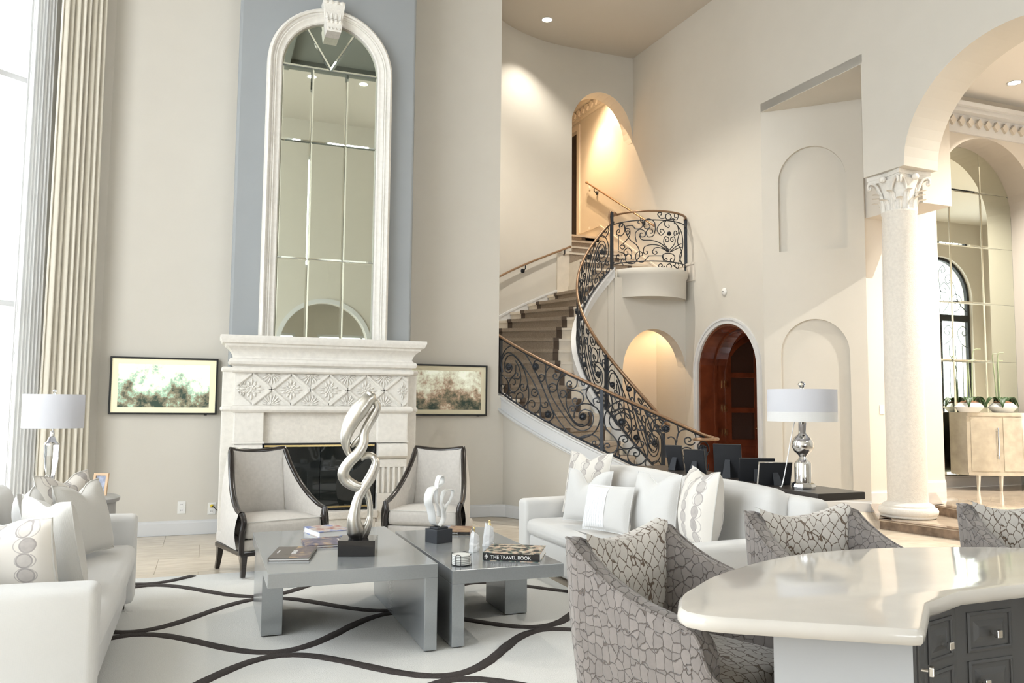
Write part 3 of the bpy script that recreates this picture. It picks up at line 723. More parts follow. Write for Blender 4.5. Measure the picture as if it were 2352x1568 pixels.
# ------------------------------------------------------------------ iron railings
SCROLL_A = [(0,[(8.264,1.68),(8.234,1.818),(8.313,1.941),(8.437,1.983),(8.568,1.95),(8.697,1.843),(8.831,1.646),(8.957,1.425),(9.077,1.207),(9.19,1.062),(9.299,0.968),(9.425,0.942),(9.557,1.003),(9.622,1.138),(9.597,1.252),(9.497,1.309),(9.394,1.299),(9.331,1.22),(9.326,1.152)],0),((8.395,1.739,1.0,1),[(8.298,1.773),(8.348,1.856),(8.446,1.873),(8.555,1.806),(8.657,1.67),(8.714,1.486),(8.715,1.354),(8.661,1.283),(8.59,1.277),(8.523,1.323)],(8.596,1.38,0.9,-1)),(0,[(8.249,1.68),(8.24,1.807),(8.331,1.898),(8.43,1.894),(8.555,1.817),(8.726,1.638),(8.833,1.485),(8.89,1.355),(8.885,1.265),(8.835,1.204),(8.77,1.193),(8.716,1.233)],(8.776,1.294,1,-1)),(0,[(8.502,1.808),(8.57,1.713),(8.594,1.589),(8.558,1.487),(8.483,1.441),(8.412,1.468),(8.386,1.541)],(8.466,1.55,0.9,-1)),(0,[(8.237,1.649),(8.318,1.615),(8.378,1.541),(8.371,1.447),(8.312,1.411),(8.25,1.438)],(8.276,1.501,0.9,-1)),(0,[(8.318,1.61),(8.426,1.608),(8.499,1.663),(8.51,1.756)],0),(0,[(8.586,1.631),(8.557,1.595),(8.497,1.601)],(8.527,1.64,0.8,-1)),(0,[(8.7,1.527),(8.68,1.466),(8.624,1.451),(8.588,1.477)],(8.628,1.505,0.8,-1)),(0,[(8.858,1.425),(8.82,1.39),(8.768,1.405)],(8.807,1.445,0.9,-1)),(0,[(8.499,1.426),(8.452,1.436),(8.388,1.426)],(8.418,1.385,1,1)),(0,[(8.897,1.305),(8.928,1.265),(8.982,1.276)],(8.961,1.308,0.8,1)),(0,[(8.805,1.682),(8.883,1.575),(8.97,1.395),(9.054,1.227),(9.066,1.168),(9.019,1.118),(8.947,1.116),(8.892,1.175),(8.891,1.265)],0),(0,[(8.785,1.748),(8.817,1.798),(8.893,1.811),(8.955,1.764),(8.962,1.664),(8.969,1.564),(9.029,1.415),(9.122,1.277),(9.234,1.141),(9.321,1.055),(9.415,1.019),(9.507,1.05),(9.547,1.137),(9.527,1.223),(9.456,1.251)],(9.435,1.173,0.9,1)),(0,[(8.968,1.664),(9.004,1.713),(9.063,1.727),(9.132,1.701),(9.155,1.641),(9.121,1.582)],(9.092,1.622,1,-1)),(0,[(9.21,1.631),(9.144,1.582),(9.116,1.494),(9.144,1.375),(9.223,1.239),(9.31,1.123),(9.394,1.067),(9.476,1.087),(9.512,1.155),(9.492,1.222)],0),(0,[(9.21,1.626),(9.287,1.645),(9.351,1.6),(9.356,1.522),(9.319,1.483),(9.266,1.478)],(9.274,1.532,1,-1)),(0,[(9.33,1.459),(9.266,1.444),(9.228,1.366),(9.245,1.258),(9.299,1.152),(9.363,1.095),(9.435,1.087)],0),(0,[(9.33,1.459),(9.404,1.434),(9.435,1.376),(9.414,1.318),(9.362,1.293)],(9.343,1.347,1,-1)),(0,[(9.005,1.474),(9.005,1.514),(9.064,1.538),(9.11,1.503),(9.099,1.464)],(9.043,1.486,0.9,-1)),(0,[(8.863,1.605),(8.895,1.64),(8.944,1.624)],(8.897,1.595,0.9,-1)),(0,[(9.15,1.395),(9.155,1.444),(9.2,1.459),(9.228,1.424)],(9.175,1.415,0.8,-1)),(0,[(9.256,1.249),(9.288,1.288),(9.331,1.279)],(9.304,1.252,0.8,-1)),(0,[(9.409,1.463),(9.466,1.473),(9.491,1.522),(9.466,1.565)],(9.437,1.531,1,1)),(0,[(9.552,1.29),(9.496,1.348),(9.466,1.425),(9.507,1.502),(9.567,1.521),(9.617,1.483)],(9.579,1.454,0.9,-1)),(0,[(9.557,1.3),(9.547,1.358),(9.597,1.377),(9.622,1.348)],(9.597,1.341,0.7,-1)),(0,[(9.363,0.94),(9.507,0.978),(9.587,0.956),(9.622,0.899),(9.597,0.856),(9.547,0.859)],(9.564,0.893,0.8,-1))]
SCROLL_B = [(0,[(9.736,0.997),(9.685,1.063),(9.672,1.154),(9.702,1.247),(9.77,1.314),(9.862,1.348),(9.945,1.344),(10.028,1.312),(10.093,1.259),(10.134,1.16),(10.174,1.029),(10.214,0.923)],0),(0,[(9.853,1.033),(9.77,1.048),(9.727,1.114),(9.736,1.18),(9.787,1.239),(9.871,1.265),(9.953,1.241),(9.994,1.183),(9.961,1.15)],0),(0,[(9.82,1.082),(9.778,1.148),(9.812,1.206),(9.87,1.219),(9.928,1.199),(9.961,1.133),(9.957,1.051),(9.92,1.005)],(9.921,1.063,0.9,-1)),(0,[(9.685,1.046),(9.736,0.997),(9.786,0.949),(9.816,0.891),(9.803,0.825),(9.744,0.786),(9.685,0.805),(9.663,0.854)],(9.706,0.86,1,-1)),(0,[(10.002,0.895),(9.969,0.853),(9.911,0.836),(9.853,0.851),(9.824,0.908),(9.845,0.966),(9.895,0.975),(9.924,0.943)],(9.888,0.93,0.9,-1)),(0,[(10.115,0.733),(10.066,0.683),(9.993,0.673),(9.935,0.713),(9.923,0.778),(9.948,0.832),(10.001,0.85),(10.046,0.814)],(10.007,0.788,1,-1)),(0,[(9.911,0.778),(9.87,0.826),(9.82,0.825),(9.794,0.783)],(9.826,0.766,0.8,1)),(0,[(9.962,1.324),(10.027,1.184),(10.092,1.069),(10.116,0.963),(10.136,0.84),(10.128,0.766),(10.107,0.692),(10.131,0.619)],0),(0,[(10.093,1.267),(10.158,1.185),(10.215,1.104),(10.279,0.998),(10.319,0.867),(10.326,0.753)],0),(0,[(10.134,1.185),(10.142,1.226),(10.175,1.243),(10.203,1.223)],(10.172,1.206,0.8,-1)),(0,[(10.304,1.129),(10.256,1.153),(10.199,1.144),(10.166,1.095),(10.19,1.038),(10.231,1.038)],(10.219,1.076,0.9,1)),(0,[(10.287,1.022),(10.28,1.088),(10.321,1.138),(10.386,1.138),(10.443,1.089),(10.459,1.008)],0),(0,[(10.01,1.068),(10.043,1.036),(10.088,1.044),(10.096,1.077)],(10.068,1.061,0.7,1)),(0,[(10.124,0.901),(10.173,0.898),(10.189,0.939)],(10.161,0.939,0.9,1)),(0,[(10.002,0.92),(10.059,0.925),(10.092,0.897),(10.067,0.855),(10.01,0.862),(9.993,0.903)],0),(0,[(10.438,0.922),(10.443,0.984),(10.483,1.037),(10.536,1.05),(10.602,1.038),(10.635,0.994),(10.64,0.959)],0),(0,[(10.63,0.915),(10.601,0.889),(10.561,0.889),(10.526,0.91),(10.522,0.949),(10.549,0.967)],(10.566,0.937,0.8,-1)),(0,[(10.609,0.775),(10.596,0.828),(10.57,0.854),(10.526,0.86),(10.49,0.84),(10.483,0.805),(10.503,0.772),(10.529,0.777)],(10.527,0.796,0.8,1)),(0,[(10.342,0.956),(10.382,0.97),(10.421,0.94),(10.433,0.861),(10.468,0.796),(10.516,0.709),(10.559,0.635)],0),(0,[(10.4,1.133),(10.444,1.085),(10.457,1.023),(10.441,0.958),(10.433,0.905)],0),(0,[(10.667,0.837),(10.663,0.889),(10.7,0.918),(10.745,0.916),(10.776,0.872),(10.782,0.82)],(10.713,0.854,1.0,-1)),(0,[(10.771,0.798),(10.725,0.75),(10.72,0.688),(10.742,0.627),(10.769,0.632),(10.774,0.688)],0)]
ROSE_OUT = [(8.395,1.739),(8.831,1.727),(9.007,1.192),(9.435,1.173),(9.862,1.12),(10.324,1.055),(10.712,0.848)]
SCROLL_BALC = [(0,[(2.057,3.619),(2.058,3.844)],0),(0,[(2.161,4.005),(2.18,3.906),(2.122,3.834),(2.023,3.866)],(2.065,3.904,0.9,-1)),(0,[(2.07,3.971),(2.122,4.027),(2.18,3.97),(2.198,3.871),(2.268,3.752),(2.383,3.647),(2.414,3.503),(2.334,3.397)],(2.259,3.498,0.8,-1)),(0,[(2.091,3.951),(2.07,4.003)],(2.118,3.987,0.8,-1)),(0,[(2.199,3.935),(2.26,3.912),(2.26,3.816),(2.179,3.73),(2.09,3.678)],(2.151,3.67,0.9,1)),(0,[(2.198,3.863),(2.234,3.835)],(2.225,3.876,0.8,1)),(0,[(2.284,3.464),(2.293,3.575),(2.233,3.636),(2.17,3.604)],(2.212,3.567,0.9,1)),(0,[(2.057,3.603),(2.16,3.557),(2.197,3.473),(2.1,3.477)],(2.057,3.531,0.9,-1)),(0,[(2.16,3.382),(2.11,3.435)],(2.15,3.455,0.8,-1)),(0,[(2.199,3.967),(2.303,3.963),(2.352,3.911),(2.431,3.913),(2.47,3.966)],(2.416,4.001,0.9,1)),(0,[(2.648,3.893),(2.632,4.004),(2.54,4.051),(2.47,3.99),(2.493,3.91)],(2.539,3.948,0.7,1)),(0,[(2.648,3.893),(2.616,3.798),(2.538,3.782),(2.508,3.838)],(2.577,3.853,0.9,-1)),(0,[(2.367,3.711),(2.351,3.839),(2.415,3.898),(2.492,3.863),(2.5,3.799)],(2.449,3.825,0.8,-1)),(0,[(2.833,4.046),(2.729,3.991),(2.671,3.894),(2.728,3.809),(2.787,3.852)],(2.736,3.865,0.8,1)),(0,[(2.866,3.566),(2.743,3.676),(2.6,3.727),(2.461,3.737),(2.407,3.803)],0),(0,[(2.856,3.565),(2.727,3.643),(2.599,3.664),(2.491,3.634),(2.468,3.563)],(2.514,3.554,0.8,1)),(0,[(2.847,3.564),(2.743,3.613),(2.646,3.617),(2.599,3.561)],(2.649,3.554,0.8,1)),(0,[(2.552,3.498),(2.46,3.406),(2.366,3.442),(2.358,3.522)],(2.425,3.518,0.9,-1)),(0,[(2.537,3.496),(2.742,3.502)],0),(0,[(2.866,3.589),(2.777,3.693),(2.795,3.789),(2.858,3.779)],(2.821,3.744,0.8,-1)),(0,[(2.866,3.589),(2.979,3.712),(2.969,3.803),(2.896,3.779)],(2.93,3.754,0.8,1)),(0,[(2.81,3.427),(2.75,3.487),(2.793,3.537),(2.904,3.546),(2.977,3.506),(2.944,3.423)],(2.913,3.459,0.7,-1)),(0,[(2.759,3.519),(2.767,3.441)],(2.81,3.456,0.8,1)),(0,[(2.971,3.998),(2.95,4.059),(2.833,4.046),(2.788,3.971),(2.85,3.929)],(2.854,3.961,0.6,1)),(0,[(2.875,3.567),(3.013,3.669),(3.139,3.727)],0),(0,[(2.885,3.567),(3.038,3.64),(3.148,3.673)],0),(0,[(2.815,4.076),(2.729,4.062),(2.681,4.116)],(2.726,4.121,0.8,-1)),(0,[(2.909,4.086),(3.018,4.069),(3.07,4.142)],(3.006,4.115,0.8,1)),(0,[(2.792,3.348),(2.708,3.312),(2.692,3.359)],(2.733,3.352,0.8,-1)),(0,[(2.943,3.375),(3.034,3.338),(3.074,3.39)],(3.01,3.367,0.8,1)),(0,[(3.042,3.993),(3.067,3.884),(2.969,3.823)],(3.004,3.867,0.8,-1)),(0,[(3.126,3.942),(3.039,3.736),(3.154,3.593),(3.061,3.42)],0),(0,[(2.994,4.017),(3.159,3.883),(3.194,3.696),(3.09,3.52),(3.187,3.39)],0),(0,[(2.815,4.124),(2.87,4.145),(2.909,4.102),(2.87,4.05),(2.815,4.068),(2.815,4.124)],0),(0,[(2.827,3.366),(2.874,3.393),(2.912,3.357),(2.873,3.314),(2.827,3.334),(2.827,3.366)],0)]
ROSE_BALC = [(2.868,3.843)]
def spiral2(c, p, turns, d, n=14):
    r0 = hypot(p[0] - c[0], p[1] - c[1]); a0 = atan2(p[1] - c[1], p[0] - c[0])
    return [(c[0] + r0 * (1 - .84 * (k / n) ** .75) * cos(a0 + d * turns * 2 * pi * k / n), c[1] + r0 * (1 - .84 * (k / n) ** .75) * sin(a0 + d * turns * 2 * pi * k / n)) for k in range(1, n + 1)]
def scroll_path(sc, nn=5):
    a, pts, b = sc
    P = [(p.x, p.y) for p in catmull([(p[0], p[1], 0) for p in pts], nn)] if len(pts) > 1 else list(pts)
    if a: P = spiral2(a[:2], P[0], a[2], a[3], int(10 + 6 * a[2]))[::-1] + P
    if b: P = P + spiral2(b[:2], P[-1], b[2], b[3], int(10 + 6 * b[2]))
    return P
def on_cyl(c, R): return lambda p: Vector((c[0] + R * cos(p[0] / R), c[1] + R * sin(p[0] / R), p[1]))
def rosette_mesh(r=.042):
    mb = MB(); mb.lathe([(.0, .030), (r * .35, .028), (r * .45, .016), (r * .9, .012), (r, .0), (r * .9, -.012), (0, -.014)], n=16)
    for k in range(8):
        a = 2 * pi * k / 8; mb.lathe([(.0, .026), (.009, .022), (.013, .012), (.010, .002)], (r * .72 * cos(a), r * .72 * sin(a), 0), 6)
    return mb.mesh('rosette', 'iron', 60)
ROSE = rosette_mesh()
def add_rose(parent, p, nrm, s=1.0):
    o = put('rosette', ROSE, parent, p); o.rotation_mode = 'QUATERNION'; o.rotation_quaternion = Vector(nrm).to_track_quat('Z', 'Y'); o.scale = (s, s, s); return o
def scrolls(root, data, f, r=.0075):
    for sc in data: MB().tube([f(p) for p in scroll_path(sc)], r, 5).obj('scroll', 'iron', root, smooth=60)
def hrail(pts, root, r=.022):
    rail = MB(); rail.tube(pts, r, 10, flat=.72).obj('handrail', 'bronze_rail', root, smooth=60)

# outer railing
ro = thing('stair_railing', 'curved wrought iron railing with scrolls on the near outer side of the staircase', 'railing')
tA, tM, tE = 3.40, 3.99, 4.44
hp = [pol(RO, tA + (tE - .03 - tA) * k / 40, zs(tA + (tE - .03 - tA) * k / 40) + .668) for k in range(41)]
e0 = hp[-1]
vol = [e0, pol(RO + .005, tE, e0.z - .03), pol(RO + .02, tE + .035, e0.z - .055), pol(RO + .09, tE + .045, e0.z - .065), pol(RO + .15, tE + .02, e0.z - .068), pol(RO + .15, tE - .03, e0.z - .07), pol(RO + .09, tE - .05, e0.z - .07), pol(RO + .06, tE - .02, e0.z - .07)]
hrail([pol(RO + .02, tA - .012, hp[0].z + .012)] + hp + [Vector(p) for p in catmull(vol, 6)][1:], ro)
MB().lathe([(0, -.02), (.03, -.02), (.034, 0), (.03, .02), (0, .02)], n=14).obj('rail_knob', 'bronze_rail', ro, smooth=50, loc=pol(RO + .03, tA - .014, hp[0].z + .01), rot=(radians(90), 0, radians(20)))
MB().lathe([(.0, -.012), (.09, -.012), (.10, 0), (.09, .012), (0, .012)], n=20).obj('volute', 'bronze_rail', ro, smooth=50, loc=pol(RO + .07, tE - .02, e0.z - .075))
MB().tube([pol(RO, tA + (tE + .02 - tA) * k / 40, zs(tA + (tE + .02 - tA) * k / 40) + .012) for k in range(41)], .013, 6).obj('bottom_rail', 'iron', ro)
MB().tube([pol(RO, tA + (tE - tA) * k / 40, zs(tA + (tE - tA) * k / 40) + .645) for k in range(41)], .009, 5).obj('top_bar', 'iron', ro)
for t in (tA, tM): MB().obox((0, 0, .33), (.034, .034, .66)).obj('post', 'iron', ro, loc=pol(RO, t, zs(t)), rot=(0, 0, t))
MB().obox((0, 0, .27), (.034, .034, .60)).obj('post', 'iron', ro, loc=pol(RO + .04, tE - .005, zs(tE) - .04), rot=(0, 0, tE))
scrolls(ro, SCROLL_A, on_cyl(SC, RO)); scrolls(ro, SCROLL_B, on_cyl(SC, RO))
for s_, z_ in ROSE_OUT:
    p = on_cyl(SC, RO + .01)((s_ / RO * (RO + .01), z_)); add_rose(ro, p, p - SC - Vector((0, 0, z_)))

# the traced left panel as a motif for the inner railing
def motif_norm():
    u0, u1 = tA * RO, tM * RO; out = []
    for a, pts, b in SCROLL_A:
        g = lambda p: ((p[0] - u0) / (u1 - u0), p[1] - zs(p[0] / RO))
        out.append((0 if not a else (*g(a), a[2], a[3]), [g(p) for p in pts], 0 if not b else (*g(b), b[2], b[3])))
    return out, [((p[0] - u0) / (u1 - u0), p[1] - zs(p[0] / RO)) for p in ROSE_OUT[:4]]
MOT, MROSE = motif_norm()
ri = thing('stair_railing', 'tall curved wrought iron railing with bronze handrail on the far inner side of the staircase', 'railing')
iA, iE = 1.64, 4.40
HI = .715
ip = [pol(RI, iA + (iE - iA) * k / 60, zs(iA + (iE - iA) * k / 60, True) + HI) for k in range(61)]
nwp = pol(RI, 1.60, 0)
goose = [Vector((nwp.x - .03, nwp.y, 4.17)), Vector((nwp.x - .045, nwp.y, 4.10)), ip[0] + Vector((.01, 0, -.0))]
endv = [ip[-1], pol(RI, iE + .05, ip[-1].z - .05), pol(RI - .04, iE + .10, ip[-1].z - .08), pol(RI - .12, iE + .08, ip[-1].z - .09), pol(RI - .13, iE - .02, ip[-1].z - .09), pol(RI - .07, iE - .03, ip[-1].z - .09)]
hrail([Vector((nwp.x - .01, nwp.y, 4.19))] + goose + ip[1:] + [Vector(p) for p in catmull(endv, 6)][1:], ri)
MB().lathe([(.0, -.012), (.085, -.012), (.095, 0), (.085, .012), (0, .012)], n=20).obj('volute', 'bronze_rail', ri, smooth=50, loc=pol(RI - .07, iE + .02, ip[-1].z - .095))
MB().tube([pol(RI, iA + (iE + .05 - iA) * k / 60, zs(iA + (iE + .05 - iA) * k / 60, True) + .01) for k in range(61)], .013, 6).obj('bottom_rail', 'iron', ri)
MB().tube([pol(RI, iA + (iE - iA) * k / 60, zs(iA + (iE - iA) * k / 60, True) + HI - .025) for k in range(61)], .009, 5).obj('top_bar', 'iron', ri)
for t in (3.63,): MB().obox((0, 0, .35), (.04, .04, .70)).obj('post', 'iron', ri, loc=pol(RI, t, zs(t, True)), rot=(0, 0, t))
MB().obox((0, 0, .32), (.045, .045, .80)).obj('post', 'iron', ri, loc=pol(RI - .02, iE + .01, zs(iE, True) - .18), rot=(0, 0, iE))
MB().obox((0, 0, .43), (.04, .04, .86)).obj('post', 'iron', ri, loc=(nwp.x, nwp.y, 3.32))
kz = HI / .655
for t0, t1, flip in ((3.63, iE, False), (2.62, 3.63, False), (1.64, 2.62, True)):
    def f(p, t0=t0, t1=t1, flip=flip):
        u = 1 - p[0] if flip else p[0]; t = t0 + (t1 - t0) * u
        return pol(RI, t, zs(t, True) + (HI - p[1] * kz if flip else p[1] * kz))
    asp = .655 / ((t1 - t0) * RI)
    for a, pts, b in MOT:
        # spirals are laid out in metric space, then normalised
        Lw = (t1 - t0) * RI
        m = lambda p: (p[0] * Lw, p[1])
        P = scroll_path((0 if not a else (*m(a), a[2], a[3]), [m(p) for p in pts], 0 if not b else (*m(b), b[2], b[3])), 4)
        P = [(q[0] / Lw, min(max(q[1], .012), .645)) for q in P]
        MB().tube([f(q) for q in P], .0075, 5).obj('scroll', 'iron', ri, smooth=60)
    for q in MROSE:
        p = f(q); add_rose(ri, p, p - SC - Vector((0, 0, p.z)), .9)

# balcony railing
rb = thing('balcony_railing', 'curved wrought iron balcony railing with heart scroll at the top of the stairs', 'railing')
g0, g1 = radians(186), radians(334)
def bpt(a, z, R=BR): return Vector((BC.x + R * cos(a), BC.y + R * sin(a), z))
bz = 4.17
hrail([Vector((nwp.x + .052, nwp.y + .02, bz + .01)), Vector((nwp.x + .09, nwp.y + .04, bz))] + [bpt(g0 + (g1 - g0) * k / 30, bz) for k in range(31)], rb)
MB().lathe([(0, -.02), (.026, -.02), (.032, 0), (.026, .02), (0, .02)], n=12).obj('rail_knob', 'bronze_rail', rb, smooth=50, loc=bpt(g1 + .03, bz), rot=(radians(90), 0, radians(70)))
for z in (4.035, 3.42): MB().tube([Vector((nwp.x + .036, nwp.y, z))] + [bpt(g0 + (g1 - g0) * k / 30, z) for k in range(31)], .009, 5).obj('rail_bar', 'iron', rb)
MB().obox((0, 0, .42), (.04, .04, .84)).obj('post', 'iron', rb, loc=bpt(g1 - .03, 3.33), rot=(0, 0, g1))
scrolls(rb, SCROLL_BALC, on_cyl(BC, BR))
for s_, z_ in ROSE_BALC:
    p = on_cyl(BC, BR)((s_, z_)); add_rose(rb, p, p - BC - Vector((0, 0, z_)), .8)

# wall handrails
def wall_rail(pts, label, brackets, off):
    root = thing('wall_handrail', label, 'handrail')
    hrail(pts, root, .02)
    for p in (pts[0], pts[-1]): MB().lathe([(0, -.024), (.018, -.02), (.026, 0), (.018, .02), (0, .024)], n=10).obj('end_knob', 'bronze_rail', root, smooth=50, loc=p)
    for p, n_ in brackets:
        n_ = Vector(n_).normalized()
        MB().tube([p + Vector((0, 0, -.02)), p + Vector((0, 0, -.07)), p + n_ * off * .5 + Vector((0, 0, -.10)), p + n_ * off + Vector((0, 0, -.10))], .010, 6).obj('bracket', 'iron', root)
        add_rose(root, p + n_ * (off - .012) + Vector((0, 0, -.10)), -n_, .85)
    return root
r_ = RO - .075
tw = [3.30 + (1.60 - 3.30) * k / 40 for k in range(41)]
wall_rail([pol(r_, t, zs(t) + .63) for t in tw], 'bronze handrail bracketed to the curved outer wall above the carpeted stairs',
          [(pol(r_, t, zs(t) + .63), pol(1, t, 0) - SC) for t in (3.1, 2.5, 1.98, 1.64)], .075)
wr = [w2(s_of(y), 3.24 + (y - 11.15) / (13.2 - 11.15) * 1.16 + .90, -.075) for y in (11.3, 12.0, 12.8, 13.6)]
wall_rail(wr, 'bronze handrail bracketed to the warm lit wall of the upper hall', [(w2(s_of(y), 3.24 + (y - 11.15) / 2.05 * 1.16 + .90, -.075), W2N) for y in (11.7, 13.3)], .075)
# ================================================================== fireplace
fp = thing('fireplace', 'carved coral stone fireplace surround with diamond frieze and dark glass firebox', 'fireplace', (0, 0, 0))
X0, X1, FYF = .24, 1.93, 8.10
def mould(name, prof, x0, x1, yb, mat_='coral_stone', parent=fp, FYF=FYF):
    """profile of (out, z) run along x and returned along both ends to yb"""
    vs = []; fs = []; k = len(prof)
    for (x, sx, y, sy) in ((x0, -1, yb, 0), (x0, -1, None, 1), (x1, 1, None, 1), (x1, 1, yb, 0)):
        for o, z in prof: vs.append((x + sx * o, (FYF - o) if y is None else y, z))
    for i in range(3):
        for e in range(k - 1): fs.append((i * k + e, (i + 1) * k + e, (i + 1) * k + e + 1, i * k + e + 1))
    fs.append(tuple(i * k + k - 1 for i in range(4))); fs.append(tuple(i * k for i in range(4))[::-1])
    return MB().add(vs, fs).obj(name, mat_, parent, smooth=28)
mould('cornice', [(0, 1.60), (.012, 1.61), (.012, 1.64), (.03, 1.655), (.055, 1.66), (.065, 1.685), (.055, 1.71), (.03, 1.72), (.02, 1.735), (.03, 1.77), (.06, 1.81), (.09, 1.83), (.10, 1.85), (.125, 1.86), (.135, 1.885), (.145, 1.905), (.145, 1.93)], X0, X1, YB)
mould('frieze_panel', [(0, 1.24), (0, 1.61)], X0 + .002, X1 - .002, YB, FYF=FYF + .03)
mould('torus_moulding', [(0, 1.58), (.02, 1.585), (.034, 1.60), (.034, 1.625), (.02, 1.64), (0, 1.645)], X0, X1, YB - .05)
mould('torus_moulding', [(0, 1.20), (.02, 1.205), (.036, 1.225), (.036, 1.245), (.02, 1.265), (0, 1.27)], X0, X1, YB - .05)
# set-back wings left and right
for x0, x1 in ((X0 - .11, X0 + .02), (X1 - .02, X1 + .11)):
    MB().box(x0, x1, FYF + .13, YB, 0, 1.60).obj('side_wing', 'coral_stone', fp, bevel=.008)
    for z in (1.235, 1.615): MB().box(x0 - .015, x1 + .015, FYF + .11, YB - .01, z - .025, z + .025).obj('wing_moulding', 'coral_stone', fp, bevel=.02)
# diamond lattice and floral medallions
nd = 4.62; dw = (X1 - X0) / nd; zc, hh = 1.425, .155
lat = Vector((0, FYF + .03, 0))
k0 = .42
def clip_bar(x0, z0, x1, z1):
    pts = []
    for t in [i / 200 for i in range(201)]:
        x, z = x0 + (x1 - x0) * t, z0 + (z1 - z0) * t
        if X0 + .012 <= x <= X1 - .012: pts.append((x, z))
    return (pts[0], pts[-1]) if len(pts) > 5 else None
for i in range(-1, 6):
    cx = X0 + (k0 + i) * dw
    for sgn in (1, -1):
        seg = clip_bar(cx - dw / 2, zc - sgn * hh, cx + dw / 2, zc + sgn * hh) if False else clip_bar(cx, zc - sgn * hh, cx + dw / 2 * 2 / 2, zc)
        for (xa, za, xb, zb) in ((cx - dw / 2, zc, cx, zc + sgn * hh), (cx, zc + sgn * hh, cx + dw / 2, zc)):
            sg = clip_bar(xa, za, xb, zb)
            if not sg: continue
            (xa, za), (xb, zb) = sg; L_ = hypot(xb - xa, zb - za); an = atan2(zb - za, xb - xa)
            mb = MB()
            for (w_, d_) in ((.034, .012), (.016, .022)): mb.box(-L_ / 2, L_ / 2, -d_, 0, -w_ / 2, w_ / 2)
            mb.obj('lattice_bar', 'coral_stone', fp, loc=((xa + xb) / 2, FYF + .03, (za + zb) / 2), rot=(0, -an, 0))
def petal(mb, a, r0, r1, w_, d_):
    ca, sa = cos(a), sin(a); n = 6
    def P(u, v):
        t = u; r = r0 + (r1 - r0) * t; ww = w_ * sin(pi * min(1, t * .92 + .05)) ; q = (v - .5) * 2
        return (ca * r - sa * ww * q, -d_ * (1 - q * q) * sin(pi * (t * .9 + .05)) - .001, sa * r + ca * ww * q)
    mb.grid(P, n, 4)
def medallion():
    mb = MB()
    for k in range(8): petal(mb, 2 * pi * k / 8 + pi / 8, .012, .045, .012, .010)
    for k in range(4):
        a = pi / 2 * k
        for da_, l_ in ((-.42, .095), (0, .118), (.42, .095)): petal(mb, a + da_, .045, l_, .013, .013)
    for k in range(4):
        for da_ in (-.2, .2): petal(mb, pi / 4 + pi / 2 * k + da_, .03, .075, .010, .010)
    mb.grid(lambda u, v: (.014 * sin(u * pi / 2) * cos(2 * pi * v), -.014 * cos(u * pi / 2), .014 * sin(u * pi / 2) * sin(2 * pi * v)), 3, 8)
    return mb.mesh('medallion', 'coral_stone', 50)
def fan(up):
    mb = MB()
    for k in range(9): petal(mb, (pi * (k + .5) / 9), .03, .085 if k in (0, 8) else .115 - .004 * abs(k - 4), .010, .012)
    for k in range(5): petal(mb, pi * (k + .5) / 5, .005, .04, .011, .012)
    me = mb.mesh('palmette', 'coral_stone', 50)
    return me
MED, FAN = medallion(), fan(True)
for i in range(-1, 6):
    cx = X0 + (k0 + i) * dw
    if X0 + .13 < cx < X1 - .12: put('medallion', MED, fp, (cx, FYF + .028, zc)).scale = (1, 1, .9)
    hx = cx + dw / 2
    if X0 + .1 < hx < X1 - .1:
        o = put('palmette', FAN, fp, (hx, FYF + .028, zc + hh - .003)); o.rotation_euler = (0, pi, 0)
        put('palmette', FAN, fp, (hx, FYF + .028, zc - hh + .003))
for hx in (X0 + .07, X1 - .06):
    o = put('medallion', MED, fp, (hx, FYF + .029, zc)); o.scale = (.5, 1, .8)
# legs with console scroll and flutes, lintel, hearth plinth
for x0, x1 in ((X0, .515), (1.61, 1.925)):
    lg = MB().box(x0, x1, FYF, YB, .92, 1.21).obj('leg_block', 'coral_stone', fp, bevel=.01)
    MB().box(x0 - .006, x1 + .006, FYF - .006, YB - .05, .905, .925).obj('band', 'coral_stone', lg)
    pr = [(FYF + .01, .90), (FYF - .03, .88), (FYF - .05, .83), (FYF - .04, .77), (FYF, .74), (FYF + .03, .735), (YB, .735), (YB, .90)]
    MB().prism(pr, x0 + .01, x1 - .01, fr=lambda u, v, w: (w, u, v)).obj('console_scroll', 'coral_stone', fp, smooth=40)
    MB().prism([(x0 + .01, .12), (x1 - .01, .12), (x1 - .01, .735), (x0 + .01, .735)], FYF + .02, YB, fr=lambda u, v, w: (u, w, v)).obj('leg_shaft', 'coral_stone', fp)
    nfl = 5; fw_ = (x1 - x0 - .04) / nfl
    for k in range(nfl + 1):
        xa = x0 + .015 + fw_ * k - .012 + (.005 if k == 0 else 0)
        MB().box(xa, xa + .026, FYF - .004, FYF + .03, .40, .66).obj('flute_rib', 'coral_stone', fp, bevel=.006)
    for z0, z1 in ((.66, .735), (.12, .40)): MB().box(x0 + .01, x1 - .01, FYF - .004, FYF + .03, z0, z1).obj('flute_frame', 'coral_stone', fp)
    MB().box(x0 - .01, x1 + .01, FYF - .02, YB, 0, .12).obj('leg_base', 'coral_stone', fp, bevel=.01)
MB().box(.515, 1.61, FYF + .06, YB, .905, 1.24).obj('lintel', 'coral_stone_pitted', fp)
MB().box(.515, 1.61, FYF - .02, YB, .0, .16).box(.50, 1.63, FYF - .035, YB, .16, .24).obj('hearth_plinth', 'coral_stone_pitted', fp, bevel=.012)
ff = MB().prism([(.52, .25), (1.605, .25), (1.605, .905), (.52, .905)], FYF + .055, FYF + .075, holes=[[(.533, .268), (1.592, .268), (1.592, .885), (.533, .885)]], fr=lambda u, v, w: (u, w, v)).obj('firebox_frame', 'black_matte', fp)
for z0, z1 in ((.868, .886), (.268, .284)): MB().box(.53, 1.595, FYF + .048, FYF + .058, z0, z1).obj('brass_strip', 'brass', ff)
